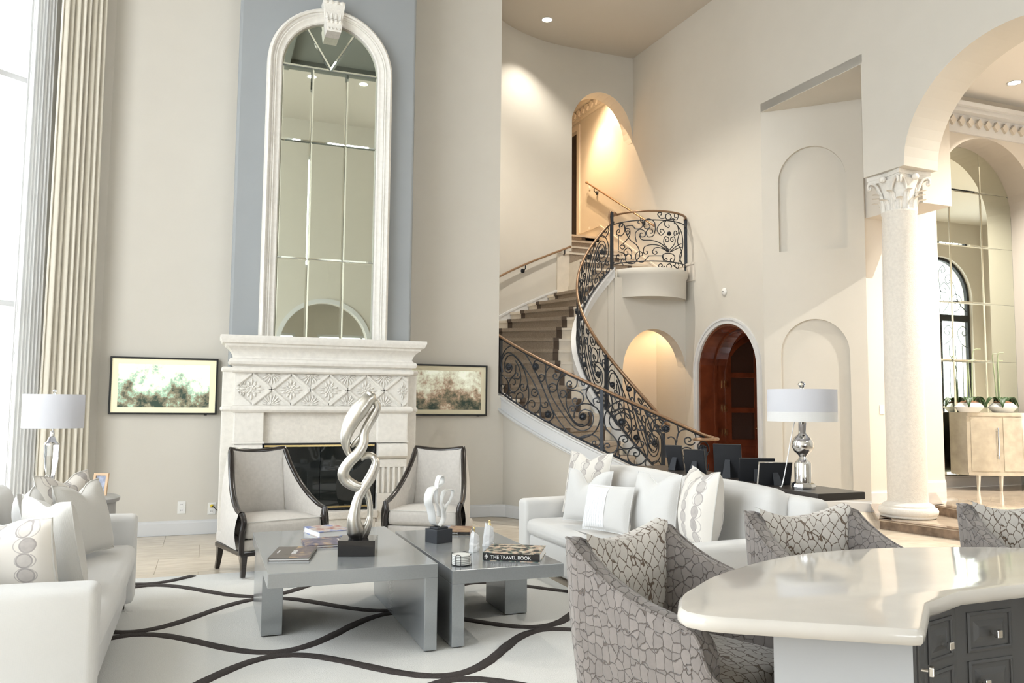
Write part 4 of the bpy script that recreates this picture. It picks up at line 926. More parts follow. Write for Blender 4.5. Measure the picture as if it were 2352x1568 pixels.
for x0, x1 in ((.534, 1.06), (1.065, 1.591)):
    MB().box(x0, x1, FYF + .060, FYF + .066, .285, .868).obj('glass_door', 'firebox_glass', ff)
    MB().box((x0 + x1) / 2 - .03, (x0 + x1) / 2 + .03, FYF + .035, FYF + .05, .27, .283).obj('door_pull', 'brass', ff)
MB().box(.52, 1.6, FYF + .35, FYF + .36, .24, .905).obj('firebox_back', 'firebox_black', fp)

# arched mirror above the mantel
mr = thing('arched_mirror', 'tall arched mirror framed in carved stone above the mantel', 'mirror', (0, 0, 0))
MX, SPR = 1.095, 4.78
def frame_path(r, n=28): return [(MX - r, 1.93)] + [(MX - r * cos(pi * k / n), SPR + r * sin(pi * k / n)) for k in range(n + 1)] + [(MX + r, 1.93)]
def frame_sweep(prof):
    vs = []; fs = []; k = len(prof); N = 31
    for j, (r, d) in enumerate(prof):
        for u, v in frame_path(r): vs.append((u, YB - d, v))
    for j in range(k - 1):
        for i in range(N - 1): fs.append((j * N + i, j * N + i + 1, (j + 1) * N + i + 1, (j + 1) * N + i))
    return MB().add(vs, fs)
frame_sweep([(.645, 0), (.645, .07), (.635, .10), (.615, .115), (.60, .105), (.597, .085), (.585, .08), (.575, .088), (.565, .075), (.555, .08), (.54, .068), (.52, .06), (.505, .062), (.493, .05), (.493, 0)]).obj('frame', 'coral_stone', mr, smooth=32)
ks = MB()
for (zz0, zz1, w0, w1, dep) in ((5.265, 5.48, .085, .115, .17), (5.14, 5.26, .072, .088, .20)):
    nf = 4
    for k in range(nf):
        def edge(z, f): return MX - (w0 + (w1 - w0) * (z - zz0) / (zz1 - zz0)) * (1 - 2 * f / nf)
        for (f0, f1) in ((k, k + 1),):
            mid = (f0 + f1) / 2
            vs = []
            for z, dd in ((zz0, dep - .05), (zz0 + .02, dep), (zz1 - .05, dep - .03), (zz1 - .02, dep + .01), (zz1, dep)):
                for f, e in ((f0, -.018), (f0 + .3, -.004), (mid, 0), (f1 - .3, -.004), (f1, -.018)): vs.append((edge(z, f), YB - dd - e, z))
            fs = [(i * 5 + j, i * 5 + j + 1, (i + 1) * 5 + j + 1, (i + 1) * 5 + j) for i in range(4) for j in range(4)]
            ks.add(vs, fs)
    ks.prism([(MX - w0, zz0), (MX + w0, zz0), (MX + w1, zz1), (MX - w1, zz1)], YB - dep + .015, YB, fr=lambda u, v, w: (u, w, v))
ks.obj('keystone', 'coral_stone', mr, smooth=40)
def pane(poly, name='pane', b=.016, y=YB - .012, d=.0035, parent=mr):
    """bevelled mirror pane from a convex polygon"""
    n = len(poly); c = Vector((sum(p[0] for p in poly) / n, sum(p[1] for p in poly) / n))
    inner = []
    for i in range(n):
        p0, p1, p2 = Vector(poly[i - 1]), Vector(poly[i]), Vector(poly[(i + 1) % n])
        n1 = Vector((-(p1 - p0).y, (p1 - p0).x)); n2 = Vector((-(p2 - p1).y, (p2 - p1).x))
        n1 = n1.normalized(); n2 = n2.normalized()
        if n1.dot(c - p1) < 0: n1 = -n1
        if n2.dot(c - p1) < 0: n2 = -n2
        bis = (n1 + n2); bis = bis / max(.3, (1 + n1.dot(n2)))
        inner.append(p1 + bis * b)
    vs = [(p[0], y, p[1]) for p in poly] + [(p.x, y - d, p.y) for p in inner]
    fs = [(i, (i + 1) % n, n + (i + 1) % n, n + i) for i in range(n)] + [tuple(range(n, 2 * n))]
    return MB().add(vs, fs).obj(name, 'mirror_glass', parent)
xs = [.602, .909, 1.265, 1.588]; zsr = [1.935, 2.765, 3.995, 4.78]
for i in range(3):
    for j in range(3): pane([(xs[i] + .0015, zsr[j] + .0015), (xs[i + 1] - .0015, zsr[j] + .0015), (xs[i + 1] - .0015, zsr[j + 1] - .0015), (xs[i] + .0015, zsr[j + 1] - .0015)])
ra = .492
def arc(a0, a1, n=10): return [(MX + ra * cos(a0 + (a1 - a0) * k / n), SPR + .002 + ra * sin(a0 + (a1 - a0) * k / n)) for k in range(n + 1)]
aL, aR = radians(122), radians(60)
pane([(MX + .004, SPR + .004)] + arc(0.012, aR - .006)); pane([(MX, SPR + .012)] + arc(aR + .006, aL - .006)); pane([(MX - .004, SPR + .004)] + arc(aL + .006, pi - .012))
MB().prism([(.55, 1.94)] + [(MX + .52 * cos(pi * k / 20), SPR + .52 * sin(pi * k / 20)) for k in range(21)][::-1] + [(1.64, 1.94)], YB - .009, YB - .001, fr=lambda u, v, w: (u, w, v)).obj('backing', 'coffer_dark', mr)

# framed screens on both sides of the chimney
def screen_mat(name, seed, gain, tint):
    m = mat(name, (.5, .5, .45), .35); nt = m.node_tree; b = nt.nodes['Principled BSDF']; N = nt.nodes.new; L = nt.links.new
    tc = N('ShaderNodeTexCoord'); mp = N('ShaderNodeMapping'); mp.inputs['Location'].default_value = (seed, 0, seed * 2); L(tc.outputs['Object'], mp.inputs['Vector'])
    n1 = N('ShaderNodeTexNoise'); n1.inputs['Scale'].default_value = 4.5; n1.inputs['Detail'].default_value = 9; n1.inputs['Roughness'].default_value = .72; L(mp.outputs['Vector'], n1.inputs['Vector'])
    sp = N('ShaderNodeSeparateXYZ'); L(tc.outputs['Object'], sp.inputs[0])
    ad = N('ShaderNodeMath'); ad.operation = 'MULTIPLY_ADD'; ad.inputs[1].default_value = .55; L(sp.outputs[2], ad.inputs[0]); L(n1.outputs['Fac'], ad.inputs[2])
    r = N('ShaderNodeValToRGB'); cr_ = r.color_ramp
    cr_.elements[0].position = .34; cr_.elements[0].color = (.02, .035, .025, 1); cr_.elements[1].position = .66; cr_.elements[1].color = (.80, .83, .70, 1)
    for p_, c_ in ((.42, (.16, .14, .09)), (.48, tint), (.54, (.55, .53, .40))):
        e = cr_.elements.new(p_); e.color = (*c_, 1)
    L(ad.outputs[0], r.inputs['Fac']); L(r.outputs['Color'], b.inputs['Base Color']); L(r.outputs['Color'], b.inputs['Emission Color'])
    b.inputs['Emission Strength'].default_value = gain
screen_mat('screen_lit', 3.1, .9, (.22, .34, .25)); screen_mat('screen_dim', 7.7, .25, (.36, .25, .17))
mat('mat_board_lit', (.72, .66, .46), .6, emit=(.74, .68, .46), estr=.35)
def screen(label, x0, x1, z0, z1, y, sm, mb_):
    o = thing('picture_frame', label, 'picture', ((x0 + x1) / 2, y, (z0 + z1) / 2))
    w_, h_ = (x1 - x0) / 2, (z1 - z0) / 2
    MB().prism([(-w_, -h_), (w_, -h_), (w_, h_), (-w_, h_)], -.03, .025, holes=[[(-w_ + .018, -h_ + .018), (w_ - .018, -h_ + .018), (w_ - .018, h_ - .018), (-w_ + .018, h_ - .018)]], fr=lambda u, v, w: (u, w, v)).obj('frame', 'frame_black_metal', o)
    MB().box(-w_ + .018, w_ - .018, -.018, .02, -h_ + .018, h_ - .018).obj('mat_board', mb_, o)
    MB().box(-w_ + .075, w_ - .075, -.0195, -.017, -h_ + .07, h_ - .07).obj('print', sm, o)
    MB().box(w_ - .12, w_ - .09, -.02, .0, -h_ - .008, -h_).obj('sensor', 'black_matte', o)
    return o
screen('black framed glowing street picture on the wall left of the fireplace', -.884, .09, 1.172, 1.728, YL - .026, 'screen_lit', 'mat_board_lit')
screen('black framed darker street picture on the wall right of the fireplace', 2.06, 3.05, 1.163, 1.748, YR - .026, 'screen_dim', 'mat_board')

# wall sockets
def socket(label, p, plug=False):
    o = thing('wall_socket', label, 'socket', p)
    MB().rbox(.075, .006, .118, .002, ns=1, n=1).obj('plate', 'socket_plastic', o)
    for z in (-.028, .028):
        f = MB().rbox(.034, .004, .036, .0015, (0, -.004, z), ns=1, n=1).obj('outlet', 'paper', o)
        MB().box(-.008, -.005, -.0066, -.0055, z - .006, z + .008).box(.005, .008, -.0066, -.0055, z - .006, z + .008).obj('slot', 'black_matte', f)
    if plug:
        MB().lathe([(0, -.014), (.014, -.014), (.016, 0), (.012, .02), (0, .022)], n=12).obj('plug', 'yellow_plug', o, smooth=50, loc=(0, -.02, .028), rot=(radians(90), 0, 0))
        MB().tube(catmull([(0, -.04, .028), (.02, -.05, .02), (.045, -.04, -.01), (.09, -.03, -.04), (.12, -.02, -.10), (.13, -.012, -.2)], 5), .004, 6).obj('cord', 'black_matte', o)
socket('white double wall socket left of the fireplace, nothing plugged in', (-.2, YL - .003, .265))
socket('white wall socket with a yellow plug behind the left armchair', (.077, YL - .003, .245), True)
def switch(label, p, rz, tall=.118, w_=.075):
    o = thing('light_switch', label, 'switch', p, rz)
    MB().rbox(w_, .006, tall, .002, ns=1, n=1).obj('plate', 'socket_plastic', o); MB().box(-.016, .016, -.0055, -.003, -.033, .033).obj('rocker', 'paper', o)

# ================================================================== curtain and sheer at the bay window
def drape(name, label, s0, s1, w0, amp, folds, m, seed, parent=None, ph=0):
    rnd = random.Random(seed); n = int(folds * 10); fr_ = [rnd.uniform(.6, 1.3) for _ in range(folds + 2)]; sh = [rnd.uniform(-.25, .25) for _ in range(folds + 2)]
    mb = MB()
    def P(u, v):
        x = u * folds; k = int(x); a = amp * fr_[k] * (1 - (x - k)) + amp * fr_[k + 1] * (x - k)
        d = a * sin(2 * pi * (x + sh[k] * (x - k) * .3) + ph) + .25 * a * sin(4.7 * pi * x + 1 + v * 2)
        z = .02 + (6.7 - .02) * v
        s = s0 + (s1 - s0) * u + (.05 * (1 - v)) * (u - .5)
        return bay(s, z, -w0 - d)
    mb.grid(P, n, 10)
    return mb.obj(name, m, None, smooth=180)
c = tag(drape('curtain', '', .19, .60, .12, .026, 8, 'curtain_cream', 5), 'long cream curtain hanging in deep folds beside the tall window', 'curtain')
md = c.modifiers.new('thick', 'SOLIDIFY'); md.thickness = .006
c = tag(drape('sheer_curtain', '', .66, .84, .10, .02, 7, 'curtain_sheer', 9), 'thin white sheer curtain bunched at the window edge', 'curtain')
md = c.modifiers.new('thick', 'SOLIDIFY'); md.thickness = .003

# ================================================================== column of the arcade
colp = thing('column', 'coral stone column with leafy carved capital on the brown marble step', 'column', (7.245, 6.84, FL1))
MB().lathe([(0, 0), (.27, 0), (.285, .01), (.285, .03), (.30, .045), (.305, .075), (.29, .105), (.265, .115), (.262, .135), (.235, .15), (.215, .16), (.21, .17), (0, .17)], n=40).obj('base', 'coral_stone', colp, smooth=40)
MB().lathe([(.205, .17), (.203, 1.2), (.197, 2.2), (.182, 3.36), (.19, 3.37), (.19, 3.39), (.178, 3.395)], n=40).obj('shaft', 'coral_stone_pitted', colp, smooth=40)
capz = 3.39
MB().lathe([(.168, 0), (.174, .1), (.18, .22), (.195, .31), (.215, .345)], (0, 0, capz), 32).obj('capital_bell', 'coral_stone', colp, smooth=60)
def acanthus(h, w_, curl_):
    mb = MB()
    def P(u, v):
        q = (v - .5) * 2; t = u
        z = h * t - max(0, t - .8) * h * .9; out = .012 + .03 * t * t + curl_ * max(0, t - .65) ** 2 * 6
        ww = w_ * (1 - .35 * t) * (1 - .25 * abs(sin(t * pi * 4)))
        return (ww * q, -(out - .02 * q * q - .006 * cos(q * pi * 3)), z)
    mb.grid(P, 10, 8); return mb
lf1 = acanthus(.15, .055, .09); lf2 = acanthus(.25, .05, .11)
m1 = lf1.mesh('leaf', 'coral_stone', 60); m2 = lf2.mesh('leaf', 'coral_stone', 60)
for k in range(8):
    a = 2 * pi * k / 8
    o = put('leaf', m1, colp, (.172 * cos(a), .172 * sin(a), capz), (0, 0, a + pi / 2))
    a += pi / 8; o = put('leaf', m2, colp, (.176 * cos(a), .176 * sin(a), capz), (0, 0, a + pi / 2))
for k in range(4):
    a = pi / 4 + pi / 2 * k
    mb = MB()
    for sgn in (-1, 1):
        P = [(.21, sgn * .10, .16), (.25, sgn * .09, .25), (.30, sgn * .06, .33), (.36, sgn * .03, .355), (.395, sgn * .02, .33), (.39, sgn * .018, .295), (.365, sgn * .018, .29), (.36, sgn * .018, .31), (.375, sgn * .018, .318)]
        mb.tube(catmull(P, 4), [.016] * 33, 6)
    mb.obj('volute', 'coral_stone', colp, smooth=60, loc=(0, 0, capz), rot=(0, 0, a)).scale = (.8, .8, 1)
ab = []
for k in range(4):
    a = pi / 4 + pi / 2 * k
    for j in range(8):
        t = j / 8; p = Vector((cos(a), sin(a))) * .315; q = Vector((cos(a + pi / 2), sin(a + pi / 2))) * .315
        e = p.lerp(q, t); e *= 1 - .16 * sin(pi * t) ; ab.append((e.x, e.y))
MB().prism(ab, capz + .345, capz + .385).prism([(x * 1.04, y * 1.04) for x, y in ab], capz + .385, 3.93 - FL1 - .001).obj('abacus', 'coral_stone', colp)
for k in range(4):
    a = pi / 2 * k
    MB().lathe([(0, -.03), (.03, -.025), (.04, 0), (.03, .025), (0, .03)], n=10).obj('flower', 'coral_stone', colp, smooth=60, loc=(.235 * cos(a), .235 * sin(a), capz + .355), rot=(0, pi / 2, a))

# ================================================================== soft furniture helpers
def pillow(label, cat, w_, h_, t_, m, loc, rot, chop=0., group=None, seed=0, ear=.08, name='throw_pillow', front=None):
    rnd = random.Random(seed); n = 20; mb = MB()
    vs = []; uvs = []; fs = []
    for side in (1, -1):
        for i in range(n + 1):
            for j in range(n + 1):
                u, v = -1 + 2 * i / n, -1 + 2 * j / n
                e = (max(0, (1 - u * u)) * max(0, (1 - v * v))) ** .42
                x = w_ / 2 * u * (1 - ear * (1 - v * v)); z = h_ / 2 * v * (1 - ear * (1 - u * u))
                z -= chop * math.exp(-(u / .33) ** 2) * max(0, (v + .3) / 1.3) ** 1.5
                y = -side * t_ / 2 * e * (1 + .06 * sin(5 * u + seed) * cos(4 * v + seed * 2))
                y += side * chop * .35 * math.exp(-(u / .25) ** 2) * max(0, v) ** 1.2 * e
                vs.append((x, y, z + h_ / 2)); uvs.append(((u + 1) / 2, (v + 1) / 2))
    N_ = (n + 1) ** 2
    for i in range(n):
        for j in range(n):
            a = i * (n + 1) + j; q = (a, a + n + 1, a + n + 2, a + 1)
            fs.append(q); fs.append(tuple(N_ + k for k in q[::-1]))
    mb.v = vs; mb.f = fs; mb.uv = uvs
    root = thing(name, label, cat, loc, 0, group); root.rotation_euler = rot
    me = mb.mesh('cover', m, 180); put('cover', me, root)
    edge = []
    for i in range(n): edge.append((-1 + 2 * i / n, -1))
    for i in range(n): edge.append((1, -1 + 2 * i / n))
    for i in range(n): edge.append((1 - 2 * i / n, 1))
    for i in range(n): edge.append((-1, 1 - 2 * i / n))
    def E(u, v): return (w_ / 2 * u * (1 - ear * (1 - v * v)), 0, h_ / 2 * v * (1 - ear * (1 - u * u)) - chop * math.exp(-(u / .33) ** 2) * max(0, (v + .3) / 1.3) ** 1.5 + h_ / 2)
    MB().tube([E(u, v) for u, v in edge], .004, 5, closed=True).obj('piping', m if m != 'linen_chain' else 'linen_cream', root, smooth=60)
    if front:
        fm, fu0, fu1 = front; k = 14; g = MB()
        def FP(a, b):
            u, v = fu0 + (fu1 - fu0) * a, -1 + 2 * b
            e = (max(0, (1 - u * u)) * max(0, (1 - v * v))) ** .42
            return (w_ / 2 * u * (1 - ear * (1 - v * v)), -t_ / 2 * e * (1 + .06 * sin(5 * u + seed) * cos(4 * v + seed * 2)) - .003, h_ / 2 * v * (1 - ear * (1 - u * u)) + h_ / 2)
        g.grid(FP, k, k); g.obj('embroidered_panel', fm, root, smooth=180)
    return root

# ================================================================== sofas  (local: x along, y = 0 front .. depth back)
def sofa(label, L_, D_, armh, backh, seath, loc, rz, aw=.17, ncush=2, bt=.17, back_arm=.0, m='linen_white'):
    s = thing('sofa', label, 'sofa', loc, rz)
    MB().rbox(L_ - .04, D_ - .06, .24, .03, (0, D_ / 2 + .01, .155), ns=1).obj('base', m, s, smooth=60)
    for sx in (-1, 1): MB().rbox(aw, D_, armh - .03, .035, (sx * (L_ / 2 - aw / 2), D_ / 2, .03 + (armh - .03) / 2), bulge=.012, bx=.008).obj('arm', m, s, smooth=60)
    MB().rbox(L_, bt, backh - .03, .05, (0, D_ - bt / 2, .03 + (backh - .03) / 2), bulge=.01).obj('back_frame', m, s, smooth=60)
    il = L_ - 2 * aw
    MB().rbox(il - .01, D_ - bt - .02, seath - .27, .05, (0, (D_ - bt) / 2 - .015, .27 + (seath - .27) / 2), bulge=.02, by=.015, ns=8).obj('seat_cushion', m, s, smooth=60)
    cw = il / ncush
    for k in range(ncush):
        c = MB().rbox(cw - .012, .20, backh + .05 - seath, .075, (0, 0, (backh + .05 - seath) / 2), bulge=.02, by=.03, ns=6).obj('back_cushion', m, s, smooth=60)
        c.location = (-il / 2 + cw * (k + .5), D_ - bt - .09, seath - .005); c.rotation_euler = (radians(-7), 0, 0)
    for sx in (-1, 1):
        for y in (.08, D_ - .08): MB().box(sx * (L_ / 2 - .12) - .03, sx * (L_ / 2 - .12) + .03, y - .03, y + .03, 0, .05).obj('foot', 'dark_wood', s)
    return s
sofa('white linen sofa on the left with its long side to the tall window', 2.22, .98, .565, .74, .40, (-.375, 4.60, .026), radians(90 + .5), ncush=2)
sofa('white linen sofa on the right, in front of the dark console table', 2.46, .97, .535, .76, .395, (2.44, 5.00, 0), radians(-90 + 1.5), ncush=2)
# ================================================================== rug
RZ = .018
rug = thing('area_rug', 'large cream rug with dark brown wavy lines under the coffee tables', 'rug', (0, 0, 0))
MB().box(-1.45, 2.425, 3.0, 6.53, .001, RZ).obj('pile', 'rug_cream', rug, bevel=.006)
rnd = random.Random(3)
for k in range(-1, 9):
    pts = []
    for i in range(121):
        x = -1.43 + 3.84 * i / 120
        y = 5.955 - .635 * k + .285 * cos(2 * pi * (x + .34) / 1.46) * (-1) ** k
        pts.append((x, y))
    segs = []; cur = []
    for p in pts:
        if 3.03 < p[1] < 6.52: cur.append(p)
        elif cur: segs.append(cur); cur = []
    if cur: segs.append(cur)
    for sg in segs:
        if len(sg) < 4: continue
        vs = []; n = len(sg)
        for i, p in enumerate(sg):
            d = Vector(sg[min(i + 1, n - 1)]) - Vector(sg[max(i - 1, 0)]); d.normalize(); nn = Vector((-d.y, d.x))
            w_ = .036 + rnd.uniform(-.003, .003)
            for o, z in ((-w_, RZ - .004), (-w_ * .8, RZ + .006), (w_ * .8, RZ + .006), (w_, RZ - .004)): vs.append((p[0] + nn.x * o, min(6.53, p[1] + nn.y * o), z))
        fs = [(i * 4 + e, i * 4 + e + 1, i * 4 + 5 + e, i * 4 + 4 + e) for i in range(n - 1) for e in range(3)]
        MB().add(vs, fs).obj('wavy_line', 'rug_line', rug, smooth=60)

# ================================================================== coffee tables
def coffee(label, x0, x1, y0, y1, zt, slab_right, blk, th=.072):
    t = thing('coffee_table', label, 'table', ((x0 + x1) / 2, (y0 + y1) / 2, RZ), group='grey lacquer coffee tables'); cx, cy = t.location.x, t.location.y
    zt -= RZ
    MB().box(x0 - cx, x1 - cx, y0 - cy, y1 - cy, zt - th, zt).obj('top', 'silver_lacquer', t, bevel=.003)
    sx0, sx1 = (x1 - .068, x1) if slab_right else (x0, x0 + .068)
    MB().box(sx0 - cx, sx1 - cx, y0 - cy, y1 - cy, .006, zt - th).obj('slab_leg', 'silver_lacquer', t, bevel=.003)
    MB().box(blk[0] - cx, blk[1] - cx, blk[2] - cy, blk[3] - cy, .006, zt - th).obj('block_leg', 'silver_lacquer', t, bevel=.003)
    return t
T1Z, T2Z = .466, .420
coffee('larger grey lacquer coffee table carrying the silver sculpture', .305, 1.160, 4.15, 5.50, T1Z, True, (.318, .43, 4.70, 5.45))
coffee('lower grey lacquer coffee table carrying the white sculpture', 1.245, 1.89, 4.165, 5.56, T2Z, False, (1.74, 1.885, 4.70, 5.06))

# silver sculpture: interlaced loops on a black plinth
sc = thing('silver_sculpture', 'tall silver abstract loop sculpture on a black square base', 'sculpture', (.815, 4.565, T1Z), radians(-16))
MB().box(-.10, .10, -.10, .10, 0, .085).obj('plinth', 'black_gloss', sc, bevel=.002)
K = .00061
def sp_(x, y, d=0): return ((x - 300) * K * .95, d, .085 + (1500 - y) * K * .94)
def limb(rows, name='loop', flat=1.0):
    P = [sp_(r[0], r[1], r[3]) for r in rows]; R = [r[2] * K * 1.22 for r in rows]
    q = catmull([(*p,) for p in P], 6); rr = []
    for i in range(len(R) - 1): rr += [R[i] + (R[i + 1] - R[i]) * k / 6 for k in range(6)]
    rr.append(R[-1])
    return MB().tube(q, rr, 14, flat=flat).obj(name, 'silver_leaf', sc, smooth=180)
limb([(300, 1505, 55, 0), (275, 1430, 68, -.01), (258, 1330, 52, -.02), (268, 1220, 40, -.02), (290, 1120, 36, -.01), (335, 1030, 38, 0), (395, 930, 40, .01), (435, 840, 36, .01), (448, 770, 30, .01), (420, 720, 26, .02), (365, 705, 26, .02), (300, 735, 24, .02)])
limb([(320, 1500, 50, 0), (375, 1410, 34, .01), (402, 1310, 22, .02), (400, 1200, 22, .02), (378, 1100, 26, .02), (340, 1030, 34, .01), (255, 1000, 40, -.01), (170, 940, 44, -.02), (150, 860, 44, -.03), (205, 765, 42, -.03), (285, 680, 42, -.03), (330, 590, 38, -.02), (335, 490, 34, -.01), (370, 400, 36, .01), (420, 310, 36, .015), (452, 235, 28, .01), (430, 170, 24, 0)])
limb([(260, 690, 22, .02), (205, 705, 30, .015), (163, 630, 38, .005), (158, 520, 58, -.005), (202, 390, 78, -.01), (275, 270, 88, -.01), (345, 180, 74, -.005), (392, 130, 50, 0), (360, 85, 18, 0)], flat=.75)
limb([(205, 625, 14, .03), (245, 580, 24, .025), (300, 520, 24, .015), (340, 480, 20, 0)])

# white ribbon sculpture
ws = thing('ribbon_sculpture', 'small white twisted ribbon sculpture on a dark stone block', 'sculpture', (1.415, 5.055, T2Z), radians(22))
MB().box(-.062, .062, -.062, .062, 0, .085).box(-.042, .042, -.042, .042, .085, .097).obj('plinth', 'black_slate', ws, bevel=.002)
K2 = .00046
def wp(x, y, d): return ((x - 330) * K2, d, .095 + (880 - y) * K2)
def ribbon(rows):
    q = catmull([wp(r[0], r[1], r[2]) for r in rows], 7)
    mb = MB(); vs = []; n = len(q)
    for i, p in enumerate(q):
        f = i / (n - 1) * (len(rows) - 1); k = min(int(f), len(rows) - 2); fr_ = f - k
        wd = 1.1 * (rows[k][3] * (1 - fr_) + rows[k + 1][3] * fr_); tw_ = .4 * (rows[k][4] * (1 - fr_) + rows[k + 1][4] * fr_)
        d = (q[min(i + 1, n - 1)] - q[max(i - 1, 0)]).normalized(); a = Vector((0, 1, 0)); u = d.cross(a)
        u = u.normalized() if u.length > .1 else Vector((1, 0, 0)); w2_ = (a * cos(radians(tw_)) + u * sin(radians(tw_))).normalized(); nn = d.cross(w2_).normalized()
        for s1, s2 in ((-1, -.35), (1, -.35), (1.1, 0), (1, .35), (-1, .35), (-1.1, 0)): vs.append(p + w2_ * wd * K2 * s1 + nn * 18 * K2 * s2)
    fs = [(i * 6 + e, i * 6 + (e + 1) % 6, (i + 1) * 6 + (e + 1) % 6, (i + 1) * 6 + e) for i in range(n - 1) for e in range(6)] + [tuple(range(6)), tuple((n - 1) * 6 + e for e in range(6))]
    mb.add(vs, fs).obj('ribbon', 'white_ceramic', ws, smooth=180)
ribbon([(330, 875, 0, 40, 0), (230, 820, 0, 55, 20), (170, 640, -.01, 60, 40), (110, 500, -.015, 55, 60), (160, 370, -.01, 60, 40), (270, 330, 0, 60, 10), (380, 300, .01, 55, -20), (405, 220, .01, 45, -10), (345, 180, .005, 45, 0), (285, 260, 0, 45, 20), (260, 400, -.01, 55, 40), (240, 500, -.02, 55, 60), (300, 640, -.015, 50, 30), (330, 740, 0, 40, 0)])
ribbon([(330, 875, 0, 40, 0), (410, 800, .005, 55, -20), (450, 640, .01, 60, -50), (560, 520, .015, 50, -60), (595, 420, .015, 45, -40), (540, 380, .01, 45, 0), (430, 400, .005, 50, 20), (370, 520, 0, 55, 50), (390, 640, -.005, 50, 30), (410, 760, 0, 45, 0), (370, 850, 0, 40, 0)])

# books
def cover_mat(name, cols, scale, seed):
    m = mat(name, cols[0], .35); nt = m.node_tree; b = nt.nodes['Principled BSDF']; N = nt.nodes.new; L = nt.links.new
    tc = N('ShaderNodeTexCoord'); mp = N('ShaderNodeMapping'); mp.inputs['Location'].default_value = (seed, seed, 0); L(tc.outputs['Object'], mp.inputs['Vector'])
    n1 = N('ShaderNodeTexNoise'); n1.inputs['Scale'].default_value = scale; n1.inputs['Detail'].default_value = 5; L(mp.outputs['Vector'], n1.inputs['Vector'])
    r = N('ShaderNodeValToRGB'); r.color_ramp.elements[0].position = .36; r.color_ramp.elements[1].position = .66
    r.color_ramp.elements[0].color = (*cols[0], 1); r.color_ramp.elements[1].color = (*cols[-1], 1)
    for i, c in enumerate(cols[1:-1]): e = r.color_ramp.elements.new(.40 + .22 * (i + 1) / len(cols)); e.color = (*c, 1)
    L(n1.outputs['Fac'], r.inputs['Fac']); L(r.outputs['Color'], b.inputs['Base Color'])
cover_mat('cover_brown', [(.05, .04, .035), (.10, .085, .07), (.12, .10, .09)], 6, 1); cover_mat('cover_amber', [(.45, .30, .15), (.10, .08, .10), (.30, .22, .16)], 9, 2)
cover_mat('cover_city', [(.05, .045, .075), (.09, .08, .15), (.45, .32, .2)], 22, 4); cover_mat('cover_sea', [(.16, .22, .5), (.2, .24, .45), (.55, .5, .45), (.3, .06, .04)], 9, 5)
cover_mat('cover_night', [(.015, .015, .02), (.02, .02, .025), (.15, .25, .2), (.55, .35, .25), (.6, .6, .5)], 26, 6); cover_mat('cover_rust', [(.05, .03, .03), (.30, .16, .09), (.38, .27, .15)], 22, 8)
def book(label, c, w_, d_, h_, rz, zt, cov, spine='y-', text=None, extra=None):
    """spine / page sides: the cover wraps top, bottom and the side named by spine"""
    o = thing('book', label, 'book', (c[0], c[1], zt), rz, 'coffee table books')
    MB().box(-w_ / 2 + .004, w_ / 2 - .004, -d_ / 2 + .004, d_ / 2 - .004, .003, h_ - .003).obj('pages', 'paper', o)
    MB().box(-w_ / 2, w_ / 2, -d_ / 2, d_ / 2, h_ - .003, h_).obj('front_cover', cov, o)
    MB().box(-w_ / 2, w_ / 2, -d_ / 2, d_ / 2, 0, .003).obj('back_cover', cov, o)
    a = {'y-': (-w_ / 2, w_ / 2, -d_ / 2, -d_ / 2 + .004), 'y+': (-w_ / 2, w_ / 2, d_ / 2 - .004, d_ / 2), 'x+': (w_ / 2 - .004, w_ / 2, -d_ / 2, d_ / 2), 'x-': (-w_ / 2, -w_ / 2 + .004, -d_ / 2, d_ / 2)}[spine]
    MB().box(*a, .003, h_ - .003).obj('spine', cov if cov != 'cover_night' else 'black_gloss', o)
    return o
b = book('thin brown magazine-like book with a golden half cover, nearest the left table edge', (.472, 4.625), .215, .345, .016, radians(-14), T1Z, 'cover_brown', 'x-')
MB().box(.0, .1, -.172, .172, .016, .0163).obj('cover_photo', 'cover_amber', b)
text_mesh('title', 'MALIBU', .036, 'paper', b, (-.005, .06, .0165), (0, 0, radians(-90))); text_mesh('author', 'RICHARD OLSEN', .012, 'paper', b, (-.085, .06, .0165), (0, 0, radians(-90)))
b = book('flat book with a purple night skyline cover beside the silver sculpture', (.672, 4.93), .225, .255, .016, radians(1), T1Z, 'cover_city', 'x-')
text_mesh('title', 'NEW YORK', .016, 'paper', b, (.09, .07, .0165), (0, 0, radians(-90)))
book('thick white paged book with a blue and red cover at the table back', (.745, 5.30), .21, .27, .036, radians(14), T1Z, 'cover_sea', 'y+')
b = book('black hardcover travel book with a flowery cover on the lower table', (1.70, 4.43), .325, .29, .045, radians(-30), T2Z, 'cover_night', 'y-')
text_mesh('title', 'THE TRAVEL BOOK', .027, 'paper', b, (-.118, -.1455, .0125), (radians(90), 0, 0), sx=.98)
em = MB().tube([(.0085 * cos(2 * pi * k / 16), 0, .0085 * sin(2 * pi * k / 16)) for k in range(16)], .0010, 5, closed=True); em.box(-.0012, .0012, -.0008, .0008, -.016, .016).box(-.010, .010, -.0008, .0008, -.001, .001)
em.obj('emblem', 'paper', b, loc=(-.142, -.146, .0225))
b = book('dark book with a rust coloured cover and white spine lettering behind the white sculpture', (1.64, 5.40), .20, .26, .022, radians(-22), T2Z, 'cover_rust', 'y-')
MB().box(-.10, -.055, -.13, .13, .022, .0225).obj('cover_stripe', 'photo_print', b)
MB().box(-.10, .10, -.1305, -.129, .002, .020).obj('spine_wrap', 'black_gloss', b); text_mesh('title', 'HARLEM RISING', .015, 'paper', b, (-.085, -.131, .006), (radians(90), 0, 0))

